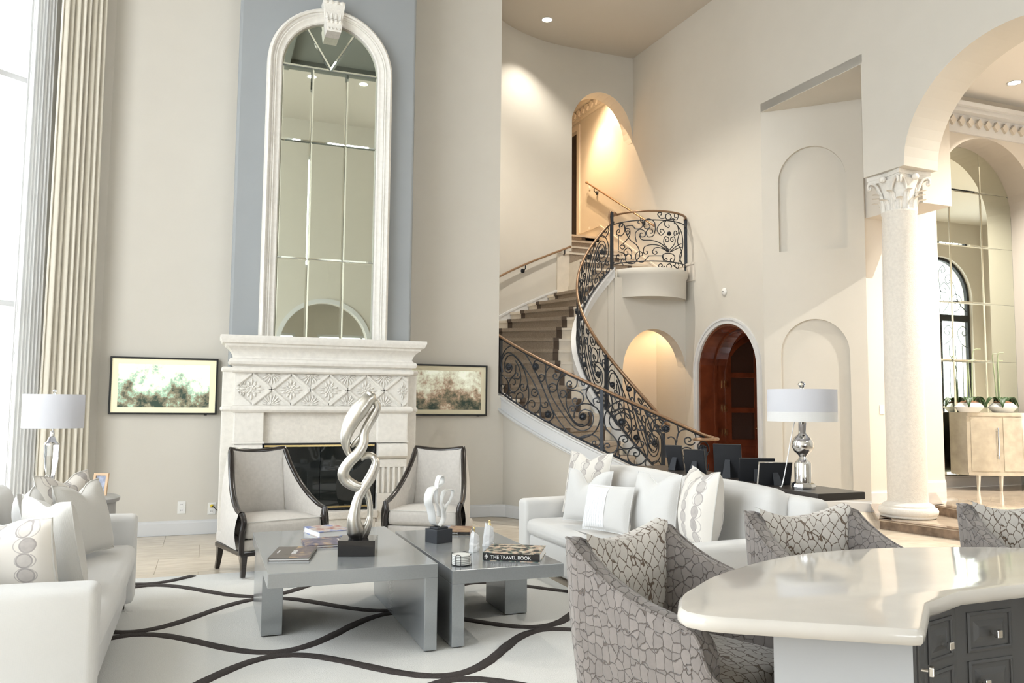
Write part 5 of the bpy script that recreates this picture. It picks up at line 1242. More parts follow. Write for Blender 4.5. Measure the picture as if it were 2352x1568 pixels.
# coasters in a wire holder
co = thing('coaster_holder', 'black wire holder around a stack of white coasters', 'coaster holder', (1.335, 4.30, T2Z))
mb = MB(); mb.tube([(.056 * cos(2 * pi * k / 32), .056 * sin(2 * pi * k / 32), .004) for k in range(32)], .002, 5, closed=True); mb.obj('ring', 'black_matte', co)
for k in range(4):
    a = pi / 4 + .15 + pi / 2 * k; d = .017
    def cp_(t, z): return (.056 * cos(a + t), .056 * sin(a + t), z)
    MB().tube(catmull([cp_(-.27, .004), cp_(-.27, .05), cp_(-.2, .060), cp_(0, .063), cp_(.2, .060), cp_(.27, .05), cp_(.27, .004)], 4), .0018, 5).obj('wire_loop', 'black_matte', co)
for k in range(6):
    c = tag(MB().lathe([(0, 0), (.050, 0), (.052, .0015), (.052, .0055), (.050, .007), (0, .007)], n=28).obj('coaster', 'white_ceramic', None, smooth=30, loc=(1.335, 4.30, T2Z + .005 + .0092 * k)),
            'white round coaster, number %s from the bottom of the stack' % ('one', 'two', 'three', 'four', 'five', 'six')[k], 'coaster', 'stack of white coasters')
# rock crystal ornaments with small brass tops
def quartz(label, p, h_, w_, rz, fig):
    o = thing('crystal_ornament', label, 'ornament', (*p, T2Z), rz, 'rock crystal ornaments')
    rr = random.Random(int(h_ * 1000))
    vs = []; n = 8; L_ = 6
    for j in range(L_ + 1):
        t = j / L_
        for k in range(n):
            a = 2 * pi * k / n; r = w_ / 2 * (1 - .28 * t * t) * (1 + rr.uniform(-.1, .1))
            vs.append((r * cos(a) * 1.0 + .008 * t, r * sin(a) * .8, h_ * t + (rr.uniform(-.008, .008) if j else 0) - (.018 * cos(a) * t * t)))
    fs = [(j * n + k, j * n + (k + 1) % n, (j + 1) * n + (k + 1) % n, (j + 1) * n + k) for j in range(L_) for k in range(n)] + [tuple(range(n))[::-1], tuple(L_ * n + k for k in range(n))]
    MB().add(vs, fs).obj('crystal', 'quartz_white', o)
    if fig == 'pin':
        MB().lathe([(0, 0), (.003, 0), (.003, .030), (.006, .034), (.0065, .040), (.004, .045), (0, .046)], (0, 0, h_ - .006), 10).obj('finial', 'brass', o, smooth=50)
    else:
        MB().lathe([(0, 0), (.011, .002), (.012, .012), (.008, .024), (.005, .030), (.008, .037), (.006, .043), (0, .045)], (.008, 0, h_ - .012), 12).obj('finial', 'brass', o, smooth=50)
quartz('shorter white rock crystal ornament with a thin brass pin', (1.525, 4.66), .105, .068, radians(20), 'pin')
quartz('taller white rock crystal ornament with a brass figure on top', (1.672, 4.83), .125, .072, radians(-10), 'fig')

# ================================================================== lounge armchairs
def armchair(label, c, rz, lift=0):
    o = thing('armchair', label, 'armchair', (*c, lift), rz, 'linen armchairs by the fireplace')
    side = [(-.325, -.30, .455), (-.318, -.20, .475), (-.300, -.06, .535), (-.272, .08, .635), (-.242, .20, .765), (-.222, .285, .895)]
    S = catmull(side, 6)
    top = [Vector((-.222 + .444 * k / 12, .285 + .028 * sin(pi * k / 12), .895 - .022 * sin(pi * k / 12))) for k in range(1, 12)]
    path = S + top + [Vector((-p.x, p.y, p.z)) for p in S[::-1]]
    n = len(path)
    low = []
    for i, p in enumerate(path):
        k = min(i, n - 1 - i); t = min(1, k / (len(S) - 1))
        if len(S) <= i < len(S) + len(top):
            f = (i - len(S) + 1) / 12; x = -.27 + .54 * f; y = .25 + .04 * sin(pi * f)
        else: x = (-1 if i < n / 2 else 1) * (.325 - .055 * t * t); y = -.285 + .535 * t
        low.append(Vector((x, y, .20)))
    def offs(i, P, d):
        t = (path[min(i + 1, n - 1)] - path[max(i - 1, 0)]); t.z = 0
        if t.length < 1e-5: t = Vector((1, 0, 0))
        t.normalize(); return P + Vector((-t.y, t.x, 0)) * d
    def surf(d):
        vs = []
        for i in range(n):
            for j in range(9):
                f = j / 8; p = low[i].lerp(path[i], f); bul = sin(pi * f) * .02
                vs.append(offs(i, p, d + (bul if d > 0 else -bul)))
        return vs
    fs = [(i * 9 + j, (i + 1) * 9 + j, (i + 1) * 9 + j + 1, i * 9 + j + 1) for i in range(n - 1) for j in range(8)]
    MB().add(surf(-.022), fs).obj('inner_upholstery', 'linen_oat', o, smooth=180)
    MB().add(surf(.024), fs).obj('outer_upholstery', 'linen_oat', o, smooth=180)
    MB().tube(path, .024, 10, flat=.9).obj('wood_trim', 'dark_wood', o, smooth=60)
    for sx in (-1, 1):
        MB().tube(catmull([(sx * .325, -.30, .465), (sx * .312, -.318, .40), (sx * .322, -.312, .30), (sx * .318, -.30, .17)], 5), [.027] * 16, 8, flat=.8).obj('arm_post', 'dark_wood', o, smooth=60)
    MB().rbox(.60, .56, .125, .035, (0, -.045, .335), bulge=.018, by=.008).obj('seat_cushion', 'linen_oat', o, smooth=60)
    MB().tube([(.29 * cx, -.045 + .27 * cy, .395) for cx, cy in ((-1, -1), (1, -1), (1, 1), (-1, 1))], .004, 5, closed=True).obj('welt', 'linen_cream', o)
    MB().rbox(.635, .60, .085, .02, (0, -.01, .225), ns=1).obj('seat_rail_cover', 'linen_oat', o, smooth=60)
    MB().box(-.325, .325, -.315, .275, .15, .185).obj('seat_rail', 'dark_wood', o, bevel=.006)
    for sx, sy in ((-1, -1), (1, -1), (-1, 1), (1, 1)):
        fx, fy = sx * .295, (-.285 if sy < 0 else .24)
        P = [(fx, fy, .155), (fx, fy + (.0 if sy < 0 else .01), .09), (fx + sx * .004, fy + (-.006 if sy < 0 else .045), .0 if sy < 0 else -lift)]
        mb = MB(); q = catmull(P, 4); mb.tube(q, [.032 - .011 * k / (len(q) - 1) for k in range(len(q))], 4); mb.obj('leg', 'dark_wood', o)
    return o
armchair('linen armchair with dark wood trim left of the fireplace, facing the tables', (.485, 6.64), radians(17), RZ + .008)
armchair('linen armchair with dark wood trim right of the fireplace, behind the white sculpture', (1.88, 6.97), radians(-29))

# ================================================================== pillows
chain = 'pillows on the sofas'
def pl(label, m, w_, h_, t_, loc, rz, tilt, chop=0., seed=1, roll=0, front=None):
    return pillow(label, 'pillow', w_, h_, t_, m, loc, (radians(-tilt), radians(roll), radians(rz)), chop, chain, seed, .07, 'throw_pillow', front)
SZ = .435
# left sofa (faces +x): local front -y must point to +x  -> rz = 90
pl('chain patterned pillow at the back of the left sofa, by the end table', 'linen_chain', .46, .44, .16, (-.69, 5.25, SZ + .02), 62, 12, .05, 1)
pl('plain cream pillow leaning on the patterned one at the far end of the left sofa', 'linen_cream', .43, .41, .16, (-.565, 5.04, SZ + .02), 66, 16, .06, 2)
pl('plain cream pillow nearer the camera on the left sofa', 'linen_cream', .46, .41, .16, (-.60, 4.26, SZ + .02), 124, 12, .03, 3)
pl('chain patterned pillow at the near end of the left sofa', 'linen_chain', .50, .38, .17, (-.74, 3.94, SZ + .02), 148, 12, .03, 4)
pl('small ivory pillow in the middle of the left sofa', 'linen_white', .42, .40, .15, (-.76, 4.72, SZ + .02), 90, 12, .03, 5)
# right sofa (faces -x): rz = -90
pl('chain patterned pillow in the far corner of the right sofa', 'linen_chain', .46, .50, .15, (2.80, 5.82, SZ), -70, 12, .05, 6)
pl('plain cream pillow with a deep chop in its top on the right sofa', 'linen_white', .42, .39, .16, (2.63, 5.44, SZ), -66, 12, .10, 7)
pillow('small pillow with a white stitched half and a plain half on the right sofa', 'pillow', .40, .32, .13, 'linen_white', (2.57, 5.00, SZ), (radians(-14), 0, radians(-66)), 0., chain, 8, .05, 'throw_pillow', ('embroidery', -.96, .1))
pl('plain cream pillow standing behind the stitched one', 'linen_white', .43, .42, .16, (2.80, 4.76, SZ), -78, 10, .06, 9)
pl('chain patterned pillow at the near end of the right sofa', 'linen_chain', .48, .48, .23, (2.84, 4.30, SZ), -104, 8, .04, 10)

# ================================================================== console table behind the right sofa
cn = thing('console_table', 'long dark wood console table behind the right sofa', 'table', (3.60, 5.02, 0), radians(1.5))
MB().box(-.185, .185, -1.1, 1.15, .735, .78).obj('top', 'espresso_wood', cn, bevel=.003)
for sx in (-1, 1):
    for y in (-.62, 1.09): MB().box(sx * .15 - .025, sx * .15 + .025, y - .025, y + .025, 0, .735).obj('leg', 'espresso_wood', cn)
MB().box(-.15, .15, -.60, 1.07, .67, .735).obj('apron', 'espresso_wood', cn)
def photo_frame(label, x, y, w_, h_, rz, tilt=14, edge='black_matte', strut=True):
    o = thing('photo_frame', label, 'photo frame', (x, y, .781), radians(rz), 'photo frames on the console')
    # local: picture faces +y, its back (with the strut) faces -y, leaning back towards -y
    b = MB().box(-w_ / 2, w_ / 2, -.008, .004, 0, h_).obj('back_board', 'black_matte', o, rot=(radians(tilt), 0, 0))
    fr_ = MB().prism([(-w_ / 2 - .004, 0), (w_ / 2 + .004, 0), (w_ / 2 + .004, h_ + .004), (-w_ / 2 - .004, h_ + .004)], -.006, .012, holes=[[(-w_ / 2 + .006, .006), (w_ / 2 - .006, .006), (w_ / 2 - .006, h_ - .006), (-w_ / 2 + .006, h_ - .006)]], fr=lambda u, v, w: (u, w, v)).obj('rim', edge, o, rot=(radians(tilt), 0, 0))
    if strut:
        s_ = MB().prism([(-.03, 0), (.03, 0), (.018, h_ * .62), (-.018, h_ * .62)], -.004, 0, fr=lambda u, v, w: (u, w, v)).obj('strut', 'black_slate', o)
        s_.location = (0, -.30 * h_ - .16 * h_, .0); s_.rotation_euler = (radians(-30), 0, 0)
    return o
photo_frame('small black photo frame, farthest back on the console', 3.60, 5.72, .13, .20, -58, 16)
photo_frame('black photo frame second from the far end of the console', 3.56, 5.38, .155, .185, -52, 16)
photo_frame('small grey rimmed photo frame between the taller black ones', 3.70, 5.18, .15, .17, -34, 12, 'silver_lacquer')
photo_frame('largest black photo frame in the middle of the console', 3.60, 5.02, .19, .245, -44, 15)
photo_frame('low wide dark photo frame beside the largest one', 3.60, 4.70, .23, .16, -26, 14)
photo_frame('wide black photo frame with a thin silver rim next to the lamp', 3.55, 4.45, .22, .15, -14, 12, 'chrome')

# ================================================================== lamps
def drum_shade(o, z0, z1, r, sy=1.0, band=False):
    MB().lathe([(r, z0), (r, z1), (r - .004, z1), (r - .004, z0), (r, z0)], n=48, sy=sy).obj('shade', 'shade_fabric', o, smooth=40)
    if band: MB().lathe([(r + .001, z0), (r + .001, z0 + .062), (r - .001, z0 + .062), (r - .001, z0)], n=48, sy=sy, caps=False).obj('shade_band', 'linen_white', o, smooth=40)
    MB().tube([(-r + .01, 0, z1 - .03), (r - .01, 0, z1 - .03)], .003, 5).tube([(0, -(r * sy) + .01, z1 - .03), (0, r * sy - .01, z1 - .03)], .003, 5).obj('shade_spider', 'chrome', o)
lp = thing('table_lamp', 'mirrored glass table lamp with wide white drum shade on the console', 'lamp', (3.585, 4.205, .781))
MB().lathe([(0, 0), (.072, 0), (.075, .012), (.07, .03), (.055, .038), (.055, .04)], n=8).obj('foot', 'chrome', lp)
MB().lathe([(.053, .038), (.053, .155), (.05, .165), (.03, .185), (.022, .20), (.03, .212), (.055, .235), (.067, .262), (.068, .285), (.055, .318), (.03, .340), (.024, .35), (.024, .42), (.02, .428)], n=28).obj('body', 'chrome', lp, smooth=40)
MB().lathe([(.02, .425), (.07, .428), (.075, .434), (.05, .442), (.025, .448), (.018, .47), (.012, .49), (0, .50)], n=28).obj('collar', 'chrome', lp, smooth=40)
drum_shade(lp, .425, .63, .214, band=True)
MB().tube([(0, 0, .48), (0, 0, .63)], .004, 6).obj('stem', 'chrome', lp)
MB().lathe([(0, .63), (.010, .632), (.010, .64), (.018, .652), (.024, .664), (.014, .678), (.006, .682), (0, .684)], n=8).obj('finial', 'crystal', lp)
MB().tube(catmull([(-.012, .004, .475), (-.045, .015, .43), (-.075, .025, .30), (-.105, .035, .14), (-.13, .045, .02), (-.145, .05, .010)], 6), .0035, 6).obj('cord', 'light_cord', lp)

et = thing('end_table', 'round grey wood end table with a drawer behind the left sofa', 'table', (-.875, 6.27, RZ + .008))
MB().lathe([(0, .585), (.325, .585), (.33, .595), (.33, .610), (.32, .615), (0, .615)], n=48).obj('top', 'grey_stain_wood', et, smooth=40)
MB().lathe([(.30, .44), (.315, .45), (.315, .47), (.305, .475), (.305, .58), (.30, .585)], n=48).obj('drawer_drum', 'grey_stain_wood', et, smooth=40)
MB().lathe([(0, .42), (.30, .42), (.32, .43), (.32, .445), (.30, .45), (0, .45)], n=48).obj('lower_moulding', 'grey_stain_wood', et, smooth=40)
MB().tube([(.022 * cos(2 * pi * k / 16), 0, .022 * sin(2 * pi * k / 16)) for k in range(16)], .004, 6, closed=True).obj('ring_pull', 'black_matte', et, loc=(.21, -.25, .49), rot=(0, 0, radians(40)))
for k in range(4):
    a = pi / 4 + pi / 2 * k; MB().box(-.02, .02, -.02, .02, 0, .42).obj('leg', 'grey_stain_wood', et, loc=(.25 * cos(a), .25 * sin(a), 0), rot=(0, 0, a))
ll = thing('table_lamp', 'crystal column table lamp with white oval shade beside the left curtain', 'lamp', (-.985, 6.30, .6235 + RZ))
MB().lathe([(0, 0), (.075, 0), (.075, .015), (.05, .022), (.03, .04), (.028, .12), (.03, .15)], n=24).obj('base', 'chrome', ll, smooth=40)
MB().lathe([(.026, .15), (.036, .20), (.044, .28), (.046, .36), (0, .36)], n=12).obj('crystal_column', 'crystal', ll)
MB().lathe([(.047, .355), (.047, .365), (.03, .38), (.024, .40), (.012, .415), (.014, .43), (.010, .45), (0, .455)], n=24).obj('cap', 'chrome', ll, smooth=40)
drum_shade(ll, .47, .70, .19, .8)
MB().tube([(0, 0, .44), (0, 0, .70)], .004, 6).obj('stem', 'chrome', ll)
MB().lathe([(0, .70), (.008, .702), (.006, .71), (.012, .722), (.008, .732), (0, .735)], n=8).obj('finial', 'crystal', ll)
pf = thing('photo_frame', 'small light wood photo frame on the round end table', 'photo frame', (-.685, 6.33, .6235 + RZ), radians(-28))
MB().prism([(-.055, 0), (.055, 0), (.055, .155), (-.055, .155)], -.006, .006, holes=[[(-.038, .017), (.038, .017), (.038, .138), (-.038, .138)]], fr=lambda u, v, w: (u, w, v)).obj('frame', 'photo_wood', pf, rot=(radians(-8), 0, 0))
MB().box(-.04, .04, .0, .004, .015, .14).obj('print', 'photo_print', pf, rot=(radians(-8), 0, 0))
MB().box(-.01, .01, .02, .026, .0, .10).obj('strut', 'photo_wood', pf, rot=(radians(14), 0, 0), loc=(0, .02, 0))

# ================================================================== dining chairs at the island
def croc_chair(label, c, rz):
    o = thing('upholstered_chair', label, 'chair', (*c, 0), rz, 'velvet chairs around the island')
    side = [(-.305, -.29, .50), (-.307, -.285, .60), (-.303, -.25, .665), (-.296, -.16, .69), (-.283, -.03, .712), (-.268, .10, .755), (-.258, .20, .81), (-.252, .265, .862)]
    S = catmull(side, 5)
    back = [Vector((-.252 + .504 * k / 14, .265 + .035 * sin(pi * k / 14), .862 - .052 * sin(pi * k / 14) ** 1.1)) for k in range(1, 14)]
    path = S + back + [Vector((-p.x, p.y, p.z)) for p in S[::-1]]; n = len(path)
    def nrm(i):
        t = path[min(i + 1, n - 1)] - path[max(i - 1, 0)]; t.z = 0
        if t.length < 1e-4: t = Vector((0, 1 if i < n / 2 else -1, 0))
        t.normalize(); return Vector((-t.y, t.x, 0))
    zb = .30; th = .040
    vs = []; prof = 11
    for i, p in enumerate(path):
        nn = nrm(i)
        rows = [(zb, th * .9), (zb + (p.z - zb) * .5, th * 1.15), (p.z - .03, th), (p.z - .008, th * .8), (p.z, th * .3), (p.z, -th * .3), (p.z - .008, -th * .8), (p.z - .03, -th), (zb + (p.z - zb) * .5, -th), (zb, -th), (zb, 0)]
        for z, d in rows:
            tp = .86 + .14 * (z - zb) / (p.z - zb); vs.append(Vector((p.x * tp, p.y * tp, z)) + nn * d)
    fs = [(i * prof + e, (i + 1) * prof + e, (i + 1) * prof + (e + 1) % prof, i * prof + (e + 1) % prof) for i in range(n - 1) for e in range(prof)] + [tuple(range(prof)), tuple((n - 1) * prof + e for e in range(prof))[::-1]]
    MB().add(vs, fs).obj('shell', 'croc_taupe', o, smooth=50)
    MB().tube([Vector((p.x, p.y, p.z)) + nrm(i) * .034 + Vector((0, 0, -.006)) for i, p in enumerate(path)], .005, 5).obj('welt', 'croc_taupe', o, smooth=60)
    # inner back pad with pointed upper corners
    g = MB()
    def P(u, v):
        x = (-.222 + .444 * u) * (1 + .05 * v); top = .872 - .052 * sin(pi * u); z = .46 + (top - .46) * min(1, v * 1.08)
        return (x, .225 + .03 * sin(pi * u) - .045 * (sin(pi * u) * sin(pi * min(1, v * .95 + .05))) ** .6 + .012 * v + (.05 * max(0, v - .92) / .08), z + .006 * (v > .9))
    g.grid(P, 16, 12); g.obj('back_pad', 'croc_light', o, smooth=180)
    MB().rbox(.50, .50, .12, .04, (0, -.045, .44), bulge=.018).obj('seat_cushion', 'croc_light', o, smooth=60)
    MB().rbox(.56, .56, .12, .03, (0, -.01, .33), ns=1).obj('seat_base', 'croc_taupe', o, smooth=60)
    for sx, sy in ((-1, -1), (1, -1), (-1, 1), (1, 1)):
        MB().tube([(sx * .24, sy * .23, .29), (sx * .25, sy * .245, .0)], [.024, .014], 6).obj('leg', 'dark_wood', o)
    return o
croc_chair('reptile-textured velvet chair nearest the camera, left of the island tip', (1.505, 2.335), radians(23.5))
croc_chair('reptile-textured velvet chair tucked behind the middle of the island', (2.40, 2.575), radians(-2))
croc_chair('reptile-textured velvet chair at the right picture edge behind the island', (3.46, 2.46), radians(-16))

# ================================================================== kitchen island
isl = thing('kitchen_island', 'grey island cabinet with charcoal raised panel drawers under a pale marble bar top', 'island', (0, 0, 0))
body = [(1.449, 1.822), (1.702, 1.606), (1.712, 1.606), (1.968, 1.818), (2.153, 1.867), (2.453, 1.869), (3.0, 1.80), (3.45, 1.55), (3.55, 1.70), (3.1, 2.02), (2.5, 2.14), (1.95, 2.08), (1.62, 1.97)]
MB().prism(body, 0, .718).obj('body', 'island_charcoal', isl)
a = Vector((1.449, 1.822, 0)); bvec = Vector((1.702, 1.606, 0)); d = (bvec - a).normalized(); nn = Vector((d.y, -d.x, 0))
MB().add([p + q * .006 + Vector((0, 0, z)) for z in (0, .718) for p, q in ((a - d * .004, nn), (bvec, nn), (bvec, -nn * 0), (a - d * .004, -nn * 0))], [(0, 1, 5, 4), (1, 2, 6, 5), (3, 0, 4, 7), (4, 5, 6, 7), (0, 3, 2, 1)]).obj('end_panel', 'island_grey', isl)
def panel(p0, p1, u0, u1, z0, z1, knob=None, name='drawer'):
    p0 = Vector((*p0, 0)); p1 = Vector((*p1, 0)); d = (p1 - p0).normalized(); nn = Vector((d.y, -d.x, 0))
    f = lambda u, v, w: p0 + d * u + nn * w + Vector((0, 0, v))
    rows = [(0, .0), (.0, .004), (.008, .007), (.012, .004), (.014, -.004), (.016, -.004), (.045, .006)]
    vs = []; k = 4
    for ins, w in rows:
        for u, v in ((u0 + ins, z0 + ins), (u1 - ins, z0 + ins), (u1 - ins, z1 - ins), (u0 + ins, z1 - ins)): vs.append(f(u, v, w))
    fs = [(i * 4 + e, i * 4 + (e + 1) % 4, (i + 1) * 4 + (e + 1) % 4, (i + 1) * 4 + e) for i in range(len(rows) - 1) for e in range(4)] + [tuple((len(rows) - 1) * 4 + e for e in range(4))]
    o = MB().add(vs, fs).obj(name, 'island_charcoal', isl)
    if knob:
        c = f(knob[0], knob[1], .006); mb = MB(); mb.tube([c, c + nn * .022], .005, 8); q = c + nn * .026
        mb2 = MB(); mb2.obox(q, (.024, .014, .024), (0, 0, atan2(d.y, d.x)))
        kk = mb.obj('knob_stem', 'chrome', o); mb2.obj('knob', 'crystal' if False else 'chrome', o, bevel=.003)
    return o
F1 = ((1.712, 1.606), (1.968, 1.818)); F2 = ((1.968, 1.818), (2.153, 1.867)); F3 = ((2.153, 1.867), (2.453, 1.869))
panel(*F1, .03, .30, .36, .69, (.06, .62), 'cabinet_door'); panel(*F1, .03, .30, .03, .33, None, 'cabinet_door')
panel(*F2, .022, .165, .555, .675, (.093, .605)); panel(*F2, .022, .165, .28, .53, (.05, .45), 'cabinet_door'); panel(*F2, .022, .165, .03, .255, None, 'cabinet_door')
panel(*F3, .045, .235, .555, .675, (.14, .612)); panel(*F3, .045, .235, .28, .53, (.085, .47), 'cabinet_door'); panel(*F3, .045, .235, .03, .255, None, 'cabinet_door')
topc = [(1.217, 1.90), (1.30, 2.02), (1.40, 2.105), (1.53, 2.205), (1.685, 2.291), (1.88, 2.38), (2.078, 2.435), (2.30, 2.452), (2.493, 2.433), (2.75, 2.37), (2.991, 2.272), (3.4, 2.02), (3.72, 1.70)]
outer_c = [(p.x, p.y) for p in catmull([(*p, 0) for p in topc], 5)]
rest_c = [(3.50, 1.48), (2.98, 1.755), (2.397, 1.822), (2.102, 1.815), (1.880, 1.735), (1.668, 1.558), (1.652, 1.548), (1.638, 1.552), (1.265, 1.795), (1.228, 1.83), (1.212, 1.865)]
poly = outer_c + rest_c
def inset_loop(P, d):
    out = []; n = len(P)
    for i in range(n):
        p0, p1, p2 = Vector(P[i - 1]), Vector(P[i]), Vector(P[(i + 1) % n])
        e1 = (p1 - p0).normalized(); e2 = (p2 - p1).normalized(); m_ = Vector((e1.y, -e1.x)) + Vector((e2.y, -e2.x)); m_ = m_ / max(.5, 1 + e1.dot(e2)); out.append(p1 + m_ * d)
    return out
area = sum(poly[i - 1][0] * poly[i][1] - poly[i][0] * poly[i - 1][1] for i in range(len(poly)))
sg = 1 if area < 0 else -1
prof = [(.0, .718), (-.012, .720), (-.018, .728), (-.019, .740), (-.016, .752), (-.008, .759), (.004, .760)]
vs = []; fs = []; n = len(poly)
for o_, z in prof: vs += [(p.x, p.y, z) for p in inset_loop(poly, sg * o_)]
for j in range(len(prof) - 1):
    for i in range(n): fs.append((j * n + i, j * n + (i + 1) % n, (j + 1) * n + (i + 1) % n, (j + 1) * n + i))
for base in (0, (len(prof) - 1) * n):
    tr = tessellate_polygon([[Vector((vs[base + i][0], vs[base + i][1], 0)) for i in range(n)]])
    fs += [tuple(base + i for i in t) for t in tr]
top = tag(MB().add(vs, fs).obj('bar_top', 'island_marble', None, smooth=35), 'pale cream marble bar top with rounded edge, curving over the island', 'countertop')

# ================================================================== foyer: niche mirror, cabinet, orchids, entrance
nm = thing('niche_mirror', 'arched mirror in panes at the back of the foyer niche', 'mirror', (0, 0, 0))
my = FY + .395
mx_ = [fn0 + .005, 9.745, 10.36, fn1 - .005]; mz = [.37, 1.96, 2.79, 3.61, 4.40]
def arch_z(x): return fsp + fr_ * sqrt(max(0, 1 - ((x - 10.02) / .96) ** 2)) - .006
for i in range(3):
    for j in range(5):
        xa, xb = mx_[i] + .002, mx_[i + 1] - .002; za = mz[j] + .002
        if j < 4 and mz[j + 1] <= min(arch_z(xa), arch_z(xb)) : pts = [(xa, za), (xb, za), (xb, mz[j + 1] - .002), (xa, mz[j + 1] - .002)]
        else:
            cap = mz[j + 1] - .002 if j < 4 else 9
            tops = [(x, min(cap, arch_z(x))) for x in [xb + (xa - xb) * k / 14 for k in range(15)]]
            if max(t[1] for t in tops) < za + .02: continue
            tops = [(x, max(z, za + .001)) for x, z in tops]
            pts = [(xa, za), (xb, za)] + tops
        cl = []
        for p in pts:
            if not cl or hypot(p[0] - cl[-1][0], p[1] - cl[-1][1]) > .004: cl.append(p)
        if hypot(cl[0][0] - cl[-1][0], cl[0][1] - cl[-1][1]) < .004: cl.pop()
        pane(cl, b=.018, y=my, d=.005, parent=nm)
MB().prism(arch_loop(fn0 + .001, fn1 - .001, .365, fsp, fr_ - .004), FY + .3965, FY + .3995, fr=lambda u, v, w: (u, w, v)).obj('backing', 'coffer_dark', nm)

cb = thing('bow_front_cabinet', 'pearl finish bow front cabinet with long metal pulls in the foyer niche', 'cabinet', (10.20, FY + .30, FL2))
CW, CD = 1.42, .60
def bow(x, d=0): return -(.30 + (CD - .30) * (1 - (x / (CW / 2)) ** 2)) - d
def bow_slab(x0, x1, z0, z1, d, m, name, parent, back=None, n=12):
    P = [(x0 + (x1 - x0) * k / n, bow(x0 + (x1 - x0) * k / n, d)) for k in range(n + 1)]
    B = [(x1, -.02), (x0, -.02)] if back is None else [(x, y + back) for x, y in P[::-1]]
    return MB().prism(P + B, z0, z1).obj(name, m, parent, smooth=30)
bow_slab(-CW / 2, CW / 2, .20, .24, .0, 'cabinet_pearl', 'bottom_rail', cb); bow_slab(-CW / 2, CW / 2, .985, 1.03, .005, 'cabinet_pearl', 'top', cb)
bow_slab(-CW / 2, CW / 2, .24, .985, -.012, 'cabinet_pearl', 'body', cb)
edges = [-.70, -.36, .0, .36, .70]
for k in range(4):
    x0, x1 = edges[k] + .022, edges[k + 1] - (.003 if k in (1,) else .022) if k != 2 else edges[k + 1] - .022
    if k == 2: x0 = edges[k] + .003
    dr = bow_slab(x0, x1, .262, .968, -.002, 'cabinet_pearl', 'door', cb, back=.02)
    hx = {0: x1 - .045, 1: x1 - .035, 2: x0 + .035, 3: x0 + .045}[k]
    y = bow(hx) - .03
    MB().tube([(hx, y, .42), (hx, y, .83)], .008, 8).tube([(hx, y, .47), (hx, y + .035, .47)], .004, 6).tube([(hx, y, .78), (hx, y + .035, .78)], .004, 6).obj('pull', 'chrome', dr)
for x in (-.60, -.36, .36, .62):
    yb_ = bow(x) + .035
    MB().tube([(x, yb_, .20), (x * 1.02, yb_ - .0, .0)], [.028, .017], 4).obj('leg', 'cabinet_pearl', cb)
def orchid(label, x, seed):
    rr = random.Random(seed); o = thing('potted_orchid', label, 'plant', (x, FY + .03, FL2 + 1.031), group='orchids in white bowls')
    MB().lathe([(0, 0), (.115, 0), (.175, .065), (.178, .075), (.13, .125), (.125, .13), (.118, .12), (0, .115)], n=32).obj('bowl', 'white_ceramic', o, smooth=35)
    mb = MB(); mb.grid(lambda u, v: (.116 * sin(u * pi / 2) * cos(2 * pi * v), .116 * sin(u * pi / 2) * sin(2 * pi * v), .122 + .035 * cos(u * pi / 2) + .01 * sin(9 * v * 6 + u * 8)), 5, 20); mb.obj('bark_mulch', 'bark', o, smooth=60)
    for k in range(7):
        a = rr.uniform(0, 2 * pi) if k > 2 else (-2.2, -.6, .3)[k]; L_ = rr.uniform(.17, .25); w_ = rr.uniform(.04, .06)
        def P(u, v, a=a, L_=L_, w_=w_):
            q = (v - .5) * 2; r = .07 + L_ * u; ww = w_ * sin(pi * (u * .86 + .1)) ; z = .15 + .10 * sin(pi * u * .8) - .13 * u * u - .012 * (1 - q * q) + .0
            return (r * cos(a) - sin(a) * ww * q, r * sin(a) * .6 + cos(a) * ww * q, z)
        g = MB(); g.grid(P, 8, 4); l_ = g.obj('leaf', 'orchid_green', o, smooth=180); l_.modifiers.new('t', 'SOLIDIFY').thickness = .004
    for k in range(3):
        bx, by = rr.uniform(-.08, .08), rr.uniform(-.05, .05); tx = rr.uniform(-.06, .06); hgt = rr.uniform(.56, .74)
        P = catmull([(bx, by, .12), (bx + tx * .3, by, .12 + hgt * .4), (bx + tx * .8, by, .12 + hgt * .8), (bx + tx * 1.4, by - .02, .12 + hgt), (bx + tx * 2 + .06, by - .06, .12 + hgt * 1.02)], 5)
        st = MB().tube(P, [.0095 - .005 * i / len(P) for i in range(len(P))], 6).obj('flower_spike', 'orchid_stem', o, smooth=60)
    return o
orchid('orchid with bare spikes in a white bowl, left of two on the cabinet', 9.57, 3); orchid('orchid with bare spikes in a white bowl, right of two on the cabinet', 10.19, 8)

